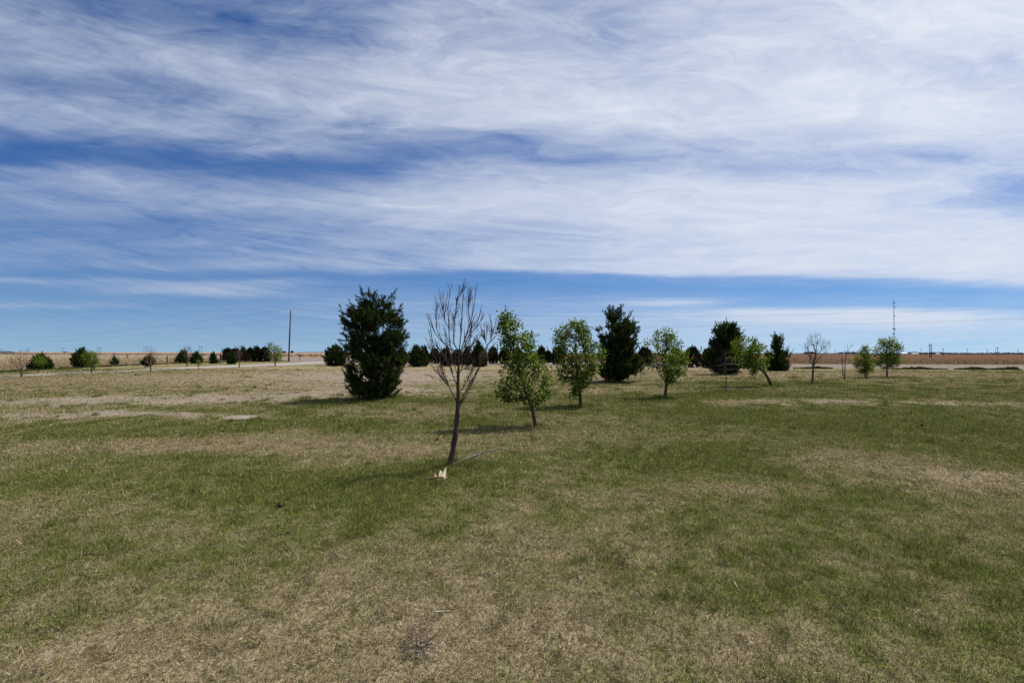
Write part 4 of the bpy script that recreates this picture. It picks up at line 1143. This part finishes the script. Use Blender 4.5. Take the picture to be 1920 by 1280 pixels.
# grey dead sapling with level side twigs
def dead_sapling():
    r = np.random.default_rng(81)
    bp = (1362, 735.5); base = base_at(*bp); Y = base[1]
    t = thing('dead_sapling', 'thin grey dead sapling with sparse sideways twigs, in front of the tall dense pine', 'sapling', base)
    tl = smooth_line(px_line([bp, (1361.5, 715), (1361, 695), (1360.5, 675), (1360, 660)], Y, base), 16); tl[0] = (0, 0, -0.03)
    m = MB(); m.tube(tl, np.linspace(0.026, 0.006, 16), 7); m.build('trunk', M_twig_grey, t, True)
    c = MB()
    for k in range(46):
        q = r.uniform(0.38, 0.98); b = np.array([np.interp(q, np.linspace(0, 1, 16), tl[:, i]) for i in range(3)])
        th = r.uniform(0, 2 * math.pi); L = np.interp(q, [.38, .6, .98], [.75, .65, .16]) * r.uniform(.5, 1.1)
        if r.random() < .35: th = math.pi + r.normal(0, .5)
        d = np.array([math.cos(th), math.sin(th), .18])
        P = np.array([b + d * L * s + np.array([0, 0, -.10 * L * (s * 2) ** 2 * .5]) for s in (0, .4, .75, 1)])
        c.segs(P[:-1], P[1:], [.004, .0035, .003], [.0035, .003, .002], 3)
        for s in (1, 2):
            e = P[s] + (d + r.normal(0, .5, 3)) * L * .3
            c.segs([P[s]], [e], [.0035], [.0022], 3)
    c.build('crown', M_twig_grey, t)
dead_sapling()
def whip():
    r = np.random.default_rng(82)
    bp = (1583.5, 713.5); base = base_at(*bp); Y = base[1]
    t = thing('bare_sapling', 'whip-thin leafless sapling with a forked bent top', 'sapling', base)
    tl = smooth_line(px_line([bp, (1584, 700), (1584.5, 685), (1585, 672), (1588, 662), (1591, 656)], Y, base), 16); tl[0] = (0, 0, -.03)
    m = MB(); m.tube(tl, np.linspace(.030, .013, 16), 7); m.build('trunk', M_twig, t, True)
    c = MB()
    for L in ([(1591, 656), (1596, 651), (1600, 646), (1603.5, 644)], [(1590, 658), (1591, 651), (1591.5, 644)], [(1588, 662), (1586, 656), (1585.5, 650)], [(1596, 651), (1597, 647), (1597, 644)]):
        ln = smooth_line(px_line(L, Y, base), 8); ln[:, 1] += np.linspace(0, r.normal(0, .15), 8)
        c.tube(ln, np.linspace(.011, .005, 8), 5)
    c.build('crown', M_twig, t)
    bp = (1581, 706.5); base = base_at(*bp); Y = base[1]
    H = (pt(1580, 667, Y) - base)[2]
    o = MB(); o.tube([(0, 0, -.1), (-.02, 0, H * .5), (-.06, 0, H)], [.028, .026, .022], 7)
    k = o.build('tree_stake', M_rust, None, True); k.location = base
    tag(k, 'thin dark stake standing beside the whip-thin sapling', 'stake')
whip()

# ------------------------------------------------------------------ pole line
def utility_pole(base, H, label, lean=0.0):
    t = thing('utility_pole', label, 'utility pole', base, 'poles of the line beside the road')
    m = MB(); m.tube([(0, 0, -.3), (lean * .5, 0, H * .5), (lean, 0, H)], [.135, .115, .095], 12); m.build('pole', M_wood_pole, t, True)
    m = MB(); m.tube([(lean, -.02, H), (lean, -.02, H + .28)], [.035, .03], 8); m.tube([(lean, -.02, H + .2), (lean, -.02, H + .34)], [.06, .045], 8); m.build('insulator', M_steel, t, True)
    m = MB(); m.tube([(lean * .85, -.12, H - 1.3), (lean * .85 + .3, -.2, H - 1.28)], [.03, .03], 8); m.build('bracket', M_dark_steel, t, True)
    return np.array([base[0] + lean, base[1] - .02, base[2] + H + .3]), np.array([base[0] + lean * .85 + .3, base[1] - .2, base[2] + H - 1.28])
pb = base_at(541.3, 677)
pH = (pt(543, 582.5, pb[1]) - pb)[2]
A0, A1 = utility_pole(pb, pH, 'tall weathered wooden utility pole left of the biggest pine', 0.22)
pb2 = np.array([100.0, 66.0, 0.0])
B0, B1 = utility_pole(pb2, pH, 'wooden utility pole carrying the far right end of the two wires', 0.05)
pb3 = np.array([-190.0, 190.0, 0.0])

def wire(a, b, sag, label, group='overhead wires'):
    s = np.linspace(0, 1, 40)
    P = a[None] + (b - a)[None] * s[:, None]; P[:, 2] -= sag * 4 * s * (1 - s)
    m = MB(); m.tube(P - P[0], 0.011, 5)
    o = m.build('overhead_wire', M_wire, None, True); o.location = P[0]
    tag(o, label, 'wire', group)
wire(A0, B0, 1.9, 'upper overhead wire sagging across the sky above the trees')
wire(A1, B1, 2.0, 'lower overhead wire crossing the sky above the trees')
C0 = np.array([-310.0, 235.0, 9.6]); C1 = C0 + np.array([.3, -.2, -1.6])
wire(A0, C0, 3.4, 'upper wire running left from the utility pole towards the horizon')
wire(A1, C1, 3.4, 'lower wire running left from the utility pole towards the horizon')

# ------------------------------------------------------------------ posts
def post(px, by, ty, r0, mat, label, name='fence_post'):
    b = base_at(px, by); H = (pt(px, ty, b[1]) - b)[2]
    m = MB(); m.tube([(0, 0, -.2), (0, 0, H * .96), (0, 0, H)], [r0, r0 * .92, r0 * .7], 9)
    o = m.build(name, mat, None, True); o.location = b
    tag(o, label, 'post'); return b, H
post(238.3, 672.3, 664, .10, M_rust, 'short rusty post in the pasture right of the tiny lone pine')
post(313.5, 681.5, 666, .055, M_wood_pole, 'thin grey post at the pasture edge right of the reddish tree')
post(272, 689.4, 678, .035, M_wood_pole, 'thin stake under the grey-green pine')
post(413.5, 676.5, 661.5, .14, M_rust, 'thick rusty brown post left of the cedar clump', 'gate_post')
def sign():
    b = base_at(562.5, 677.2); Y = b[1]; H = (pt(562.5, 666, Y) - b)[2]
    t = thing('mailbox', 'dark mailbox on a thin post right of the utility pole', 'mailbox', b)
    m = MB(); m.tube([(0, 0, -.2), (0, 0, H)], [.05, .05], 8); m.build('post', M_wood_pole, t, True)
    m = MB(); m.box((0.05, 0, H + .02), (.22, .5, .16)); m.tube([(0.05, -.25, H + .10), (0.05, .25, H + .10)], [.11, .11], 10)
    m.build('box', M_dark_steel, t)
sign()

# ------------------------------------------------------------------ far structures
def lattice_mast():
    Y = 620.0
    x = pt(1677.5, 660, Y)[0]; top = pt(1676.5, 560.5, Y)[2]
    t = thing('radio_mast', 'tall thin lattice radio mast with small dishes', 'mast', (x, Y, 0))
    m = MB(); w = .55; n = 46
    legs = [np.array([math.cos(a) * w, math.sin(a) * w, 0]) for a in (0.3, 2.4, 4.5)]
    for l in legs: m.tube([l, l + np.array([0, 0, top])], [.13, .11], 5)
    z = np.linspace(0, top, n)
    for i in range(n - 1):
        for k in range(3):
            a, b = legs[k], legs[(k + 1) % 3]
            if i % 2: a, b = b, a
            m.segs([a + [0, 0, z[i]]], [b + [0, 0, z[i + 1]]], [.06], [.06], 3)
    m.build('lattice', M_steel, t)
    for py, dx, s in ((568, 0.1, 1.2), (576, 1.2, 1.0), (591.5, 0.0, 1.1), (616, -1.6, 1.5), (617.3, 1.2, 1.1), (626, -1.8, 1.4)):
        zz = pt(1677, py, Y)[2]
        d = MB(); d.tube([(dx, -.9, zz), (dx, -.6, zz), (dx, -.25, zz), (dx, 0, zz)], [s * .75, s * .72, s * .5, s * .18], 12)
        d.tube([(0, 0, zz), (dx, -.05, zz)], [.12, .12], 6)
        d.build('dish', M_dark_steel, t, True)
lattice_mast()

def h_frame(px, by, ty, gap, rad, label, name='transmission_tower', group='two-pole transmission structures on the left horizon', Yset=None, arm=True, mat=None):
    if Yset: Y = Yset; x = pt(px, by, Y)[0]; b = np.array([x, Y, 0.0])
    else: b = at(px, by); Y = b[1]
    H = pt(px, ty, Y)[2]; g = gap * Y / F
    t = thing(name, label, 'power pole', b, group)
    for s in (-.5, .5):
        m = MB(); m.tube([(s * g, 0, 0), (s * g, 0, H)], [rad, rad * .75], 7); m.build('leg', mat or M_dark_steel, t, True)
    m = MB(); m.box((0, 0, H * .86), (g * 2.1, rad * 1.2, rad * 1.4)); m.build('crossarm', mat or M_dark_steel, t)
    return b, H, g
for i, (px, ty, lab) in enumerate([(1, 653, 'two-pole transmission structure at the picture edge above the dark barn'), (52, 652.2, 'two-pole transmission structure above the small red bare tree'), (118, 651.2, 'two-pole transmission structure left of the dark driveway pine'),
        (186, 650.3, 'two-pole transmission structure right of the small leafy driveway tree'), (272, 649.4, 'two-pole transmission structure left of the reddish bare crown'), (376, 648.6, 'two-pole transmission structure right of the bare tree among pines')]):
    h_frame(px, 661, ty, 4.2, .42, lab, Yset=1500 - i * 60)
hb, hH, hg = h_frame(1745, 670.8, 644, 3.0, .14, 'nearest two-pole power structure, in the brown field right of the round-crowned tree', group='power poles in the brown field', mat=M_wood_pole)
def thin_pole(px, by, ty, rad, label):
    b = at(px, by); H = pt(px, ty, b[1])[2]
    t = thing('power_pole', label, 'power pole', b, 'power poles in the brown field')
    m = MB(); m.tube([(0, 0, -.2), (0, 0, H)], [rad, rad * .8], 7); m.build('pole', M_wood_pole, t, True)
    m = MB(); m.box((0, 0, H * .92), (2.2, .14, .14)); m.build('crossarm', M_wood_pole, t)
thin_pole(1727, 667.2, 653, .11, 'thin power pole left of the nearest two-pole structure')
thin_pole(1769, 668.3, 652.5, .12, 'thin power pole right of the nearest two-pole structure')
thin_pole(1814, 667.3, 652.5, .13, 'thin power pole midway between the two-pole structure and the picture edge')
thin_pole(1871, 668.6, 650.5, .13, 'taller thin power pole beside the wind turbine near the right edge')

def turbine(px, ty, ang, label, Y=3800.0):
    x = pt(px, 662, Y)[0]; H = pt(px, ty, Y)[2]
    t = thing('wind_turbine', label, 'wind turbine', (x, Y, 0), 'wind turbines on the right horizon')
    m = MB(); m.tube([(0, 0, 0), (0, 0, H)], [1.5, 0.9], 10); m.build('tower', M_shed_grey, t, True)
    m = MB(); m.box((0, 0, H + 1), (2.2, 6, 2.2)); m.tube([(0, -3, H + 1), (0, -7, H + 1)], [1.0, .4], 8); m.build('nacelle', M_shed_grey, t)
    for k in range(3):
        a = ang + k * 2 * math.pi / 3; d = np.array([math.sin(a), 0, math.cos(a)])
        m = MB(); P = np.array([0, -6, H + 1.0])
        m.tube([P, P + d * 5, P + d * 22], [.4, .7, .15], 6); m.build('blade', M_shed_grey, t, True)
turbine(1867, 654, .4, 'wind turbine close beside the taller thin pole')
turbine(1851, 656.5, 1.1, 'small wind turbine left of the taller thin pole')
turbine(1908, 656.5, .9, 'wind turbine nearest the right picture edge')
turbine(1566, 656, .2, 'wind turbine above the horizon right of the fan-shaped bare tree')

def shed(px0, px1, ty, Y, wallm, roofm, label, roof_frac=0.4, name='shed', cat='shed'):
    a = pt(px0, 662, Y)[0]; b = pt(px1, 662, Y)[0]; H = pt((px0 + px1) / 2, ty, Y)[2]
    w = b - a; d = min(w * .6, 30.0); hw = H * (1 - roof_frac)
    t = thing(name, label, cat, ((a + b) / 2, Y, 0))
    m = MB(); m.box((0, 0, hw / 2), (w, d, hw)); m.build('wall', wallm, t)
    m = MB()
    V = [(-w / 2 - .5, -d / 2 - .5, hw + .003), (w / 2 + .5, -d / 2 - .5, hw + .003), (w / 2 + .5, d / 2 + .5, hw + .003), (-w / 2 - .5, d / 2 + .5, hw + .003), (-w / 2, 0, H), (w / 2, 0, H)]
    m.add(V, [(0, 1, 5), (0, 5, 4), (2, 3, 4), (2, 4, 5), (0, 4, 3), (1, 2, 5), (0, 3, 2), (0, 2, 1)]); m.build('roof', roofm, t)
    m = MB(); m.box((w * .1, -d / 2 - .03, hw * .4), (w * .12, .06, hw * .8)); m.build('door', M_dark_steel, t)
shed(-22, 18, 658.0, 700, M_shed_grey, M_roof_dark, 'long low barn with dark roof at the left edge', .75, 'barn', 'barn')
shed(120, 127.5, 659.0, 1300, M_shed_grey, M_roof_dark, 'tiny dark shed on the horizon left of the dark driveway pine', .4)
shed(1600, 1612, 658.6, 1900, M_shed_grey, M_shed_grey, 'grey blocky farm building behind the low leafy sapling', .2, 'farm_building', 'building')
shed(1688, 1700, 661.2, 2000, M_white, M_white, 'long white shed just right of the round-crowned tree', .35)
shed(1708, 1720, 661.8, 2000, M_white, M_white, 'long white shed among far trees, middle of the white three', .35)
shed(1754, 1761, 662.2, 2000, M_white, M_white, 'small white shed right of the nearest two-pole structure', .35)

# far trees: clumps at the horizon, each a mound of leaf clusters
def far_clump(x0, x1, ty, Y, label, seed, name='distant_tree', n=None):
    r = np.random.default_rng(seed)
    a = pt(x0, 662, Y)[0]; b = pt(x1, 662, Y)[0]; H = pt((x0 + x1) / 2, ty, Y)[2]
    w = (b - a) / 2
    t = thing(name, label, 'tree', ((a + b) / 2, Y, 0), 'distant trees on the horizon')
    m = MB(); m.tube([(0, 0, -.5), (0, 0, H * .5)], [H * .05, H * .03], 6); m.build('trunk', M_darkbark, t)
    k = n or 240
    q = r.normal(0, 1, (k, 3)); q /= np.linalg.norm(q, axis=1)[:, None]; q *= r.random((k, 1)) ** .4
    C = q * np.array([w, w, H * .42]) + np.array([0, 0, H * .56])
    lf = MB(); leaves(lf, C, H * .28, r, .8); lf.build('crown', M_far_tree, t)
far_clump(529, 536, 658.2, 900, 'left one of two tiny far trees on the horizon by the utility pole', 301)
far_clump(545.5, 549.5, 657.4, 900, 'right one of two tiny far trees on the horizon by the utility pole', 302)
far_clump(1507, 1516, 660.2, 1900, 'far low tree on the horizon behind the left side of the fan-shaped bare tree', 303)
far_clump(1514, 1528, 658.8, 1900, 'far rounded tree behind the fork of the fan-shaped bare tree', 304)
far_clump(1571, 1582, 660.2, 1900, 'far low tree left of the whip-thin sapling', 305)
far_clump(1582, 1600, 659.3, 1900, 'far broad tree touching the grey farm building', 306)
far_clump(1611, 1616, 658.5, 1900, 'far small tree on the right of the grey farm building', 307)
far_clump(1699, 1709, 660.2, 2050, 'far tree between two white sheds', 308)
far_clump(1708, 1724, 659.6, 2080, 'far broad tree behind the middle white shed', 309)
far_clump(1722, 1741, 660.8, 2050, 'far low tree left of the nearest two-pole structure', 310)
far_clump(1744, 1756, 660.0, 2080, 'far tree behind the nearest two-pole structure', 311)
far_clump(1755, 1770, 660.4, 2100, 'far tree behind the small white shed', 312)

def treeline(x0, x1, ty, Y, label, seed, n):
    r = np.random.default_rng(seed)
    X = r.uniform(x0, x1, n)
    H = pt((x0 + x1) / 2, ty, Y)[2]
    C = np.array([[pt(q, 662, Y)[0], Y + r.normal(0, 30), 0] for q in X])
    hh = H * (0.35 + 0.75 * vnoise(X * 0.12, X * 0, seed)) * r.random(n)
    C[:, 2] = hh
    lf = MB(); leaves(lf, C, H * .45, r, .9)
    o = lf.build('treeline', M_far_tree, None)
    tag(o, label, 'treeline', kind='stuff')
treeline(1690, 2150, 661.2, 3200, 'thin dark line of woods along the right horizon', 321, 5000)
treeline(1380, 1660, 661.4, 3200, 'thin dark line of woods along the middle horizon', 322, 2500)
treeline(520, 1000, 659.6, 3200, 'faint line of scrub on the horizon right of the utility pole', 323, 2500)

# ------------------------------------------------------------------ small things on the lawn
def broken_branch():
    c = base_at(822, 900); Y = c[1]
    t = thing('broken_branch', 'broken-off branch with bright cream splinters at the bare tree foot', 'branch', c)
    k = Y / F
    m = MB(); r = np.random.default_rng(3)
    P = smooth_line([(-22 * k, -.03, .020), (-14 * k, -.01, .026), (-2 * k, -.01, .030), (6 * k, .0, .03), (9 * k, .01, .03)], 14)
    m.tube(P, np.array([.013, .016, .017, .018, .018, .018, .019, .02, .021, .021, .02, .018, .014, .006]), 9); m.build('bark', M_brown_bark, t, True)
    def shard(pts, th):
        s = MB(); V = []
        for (x, z) in pts: V += [(x * k, -th, z * k), (x * k, th, z * k)]
        n = len(pts); T = []
        for i in range(1, n - 1): T += [(0, 2 * i, 2 * i + 2), (1, 2 * i + 3, 2 * i + 1)]
        for i in range(n):
            a, b = 2 * i, 2 * ((i + 1) % n); T += [(a, a + 1, b + 1), (a, b + 1, b)]
        s.add(V, T); o = s.build('splinter', M_fresh_wood, t); return o
    o = shard([(-5, 2), (0, 3), (1, 7), (-1.5, 9), (-4, 15), (-5.5, 9)], .006); o.location = (0, -.012, 0); o.rotation_euler = (-.55, -.15, .25)
    o = shard([(0, 2), (13, 1), (15.5, 20), (12, 13), (9.5, 9), (7.5, 10), (4, 15.5), (1.5, 10)], .007); o.location = (0, .02, .005); o.rotation_euler = (-.7, 0, .25); o.scale = (1, 1, 1.2)
    o = shard([(5, 1), (14, 0), (16.5, 8), (13, 12), (9, 6)], .007); o.location = (0, -.02, 0); o.rotation_euler = (-.4, .25, .5)
    o = shard([(-3, .5), (5, 0), (7, 2.5), (-1, 3)], .01); o.location = (0, -.035, .01); o.rotation_euler = (-.3, 0, .1)
broken_branch()

def hose():
    pts = [(836, 880), (850, 874), (866, 866.5), (884, 859.5), (905, 850.5), (925, 845), (936, 841.5)]
    P = np.array([base_at(*p) for p in pts]); b = P[0].copy()
    L = smooth_line(P, 80); L[:, 2] = relief(L[:, 0], L[:, 1]) + np.interp(np.linspace(0, 1, 80), [0, .45, .6, 1], [.030, .034, .020, .006])
    m = MB(); m.tube(L - b, .012, 8)
    o = m.build('drip_hose', M_hose, None, True); o.location = b
    tag(o, 'grey irrigation hose lying from the bare tree towards the leaning tree', 'hose')
hose()

def slab():
    c = base_at(450, 784); k = c[1] / F
    r = np.random.default_rng(6)
    m = MB(); w, d, h = 25 * k, .32, .035
    n = 22; th = np.arange(n) * 2 * math.pi / n
    rr = 1 + r.normal(0, .05, n)
    sx = np.sign(np.cos(th)) * np.abs(np.cos(th)) ** .55 * w * rr; sy = np.sign(np.sin(th)) * np.abs(np.sin(th)) ** .55 * d * rr
    V = [(sx[i], sy[i], -.05) for i in range(n)] + [(sx[i], sy[i], h - .008) for i in range(n)] + [(sx[i] * .96, sy[i] * .96, h) for i in range(n)] + [(0, 0, h + .004)]
    T = []
    for i in range(n):
        j = (i + 1) % n
        T += [(i, j, n + j), (i, n + j, n + i), (n + i, n + j, 2 * n + j), (n + i, 2 * n + j, 2 * n + i), (2 * n + i, 2 * n + j, 3 * n)]
    m.add(V, T); o = m.build('concrete_slab', M_concrete, None); o.location = c
    tag(o, 'flat pale concrete slab lying in the grass left of the biggest pine shadow', 'slab')
slab()

def clod(px, py, w, h, mat, label, name, cat, seed, n=26):
    """a few crumpled flakes heaped together"""
    c = base_at(px, py); k = c[1] / F * 0.75; r = np.random.default_rng(seed)
    m = MB()
    C = np.stack([r.normal(0, w * k * .4, n), r.normal(0, w * k * .4, n), np.abs(r.normal(0, h * k * .6, n)) + .02], -1)
    if name != 'dead_leaf': leaves(m, C, w * k * .6, r, .7)
    import bmesh
    bm = bmesh.new(); bmesh.ops.create_icosphere(bm, subdivisions=2, radius=1)
    V = np.array([v.co for v in bm.verts]); T = np.array([[v.index for v in f.verts] for f in bm.faces]); bm.free()
    V = V * (1 + .35 * (vnoise(V[:, 0] * 3 + 9, V[:, 1] * 3 + V[:, 2] * 2, seed)[:, None] - .5)) * np.array([w * k * .5, w * k * .45, h * k * .5]) + np.array([0, 0, h * k * .25 + .01])
    if name == 'dead_leaf': V = V * np.array([1.1, .8, .35]) + np.stack([V[:, 0] * 0, V[:, 0] * 0, np.abs(V[:, 0] + .3 * V[:, 1]) * .55], -1)
    m.add(V + (C.mean(axis=0) * np.array([1, 1, 0])), T)
    o = m.build(name, mat, None); o.location = c
    tag(o, label, cat)
clod(525, 949.5, 13, 6, M_black_litter, 'small black clump of debris on the green grass left of the bare tree', 'debris_clump', 'debris', 1)
clod(820, 827, 7, 3, M_black_litter, 'tiny dark clod in the grass behind the bare tree', 'debris_clump', 'debris', 2)
clod(1195, 940, 8, 4, M_dry_leaf, 'small brown curled leaf in the grass right of the branch', 'dead_leaf', 'leaf', 3, 8)
clod(1691, 934, 10, 4, M_dry_leaf, 'brown dead leaf on the grass at the right', 'dead_leaf', 'leaf', 4, 8)
clod(1501, 1093, 14, 6, M_dry_leaf, 'dark dead leaf lying in the right foreground', 'dead_leaf', 'leaf', 5, 8)
clod(1727, 801, 7, 4, M_black_litter, 'tiny dark clod on the far right lawn', 'debris_clump', 'debris', 8)

def twig(px_pts, rad, mat, label, name='fallen_twig', cat='twig', lift=.045):
    P = np.array([base_at(*p) for p in px_pts]); b = P[0].copy()
    L = smooth_line(P, 14); L[:, 2] = relief(L[:, 0], L[:, 1]) + lift
    m = MB(); m.tube(L - b, np.linspace(rad, rad * .5, 14), 6)
    o = m.build(name, mat, None, True); o.location = b
    tag(o, label, cat)
twig([(157, 1050), (166, 1048), (176, 1047.5), (186, 1048.5), (194, 1052)], .004, M_darkbark, 'dark curved twig lying on the left lawn')
twig([(448, 1214.5), (454, 1211)], .005, M_pale_litter, 'short white stick on the dry grass, lower left')
twig([(1377, 1107), (1383, 1116)], .004, M_pale_litter, 'thin pale straw on the grass, right foreground')
twig([(1085, 1092), (1091, 1099)], .004, M_pale_litter, 'small pale stalk on the grass, lower middle')
twig([(815, 1161), (844, 1159)], .004, M_pale_litter, 'long pale straw beside the dry weed')

def dry_weed():
    c = base_at(787, 1220); r = np.random.default_rng(12)
    t = MB(); P0 = []; P1 = []; R0 = []
    for k in range(26):
        th = r.uniform(0, 2 * math.pi); L = r.uniform(.05, .19); el = r.uniform(.05, .6)
        d = np.array([math.cos(th) * math.cos(el), math.sin(th) * math.cos(el), math.sin(el)])
        a = np.array([r.normal(0, .02), r.normal(0, .02), .02]); mid = a + d * L * .5 + np.array([0, 0, .02]); e = a + d * L
        e[2] = max(e[2], .035); P0 += [a, mid]; P1 += [mid, e]; R0 += [.0020, .0017]
        for _ in range(2):
            P0.append(mid); P1.append(mid + (d + r.normal(0, .5, 3)) * L * .3); R0.append(.0013)
    P0.append(np.array([-.0, .03, .03])); P1.append(np.array([-.05, .28, .06])); R0.append(.0035)
    R0 = np.array(R0); t.segs(P0, P1, R0, R0 * .6, 4)
    o = t.build('dry_weed', M_dry_leaf, None); o.location = c
    tag(o, 'dry sprawling dead weed in the bare patch at the bottom', 'weed')
dry_weed()
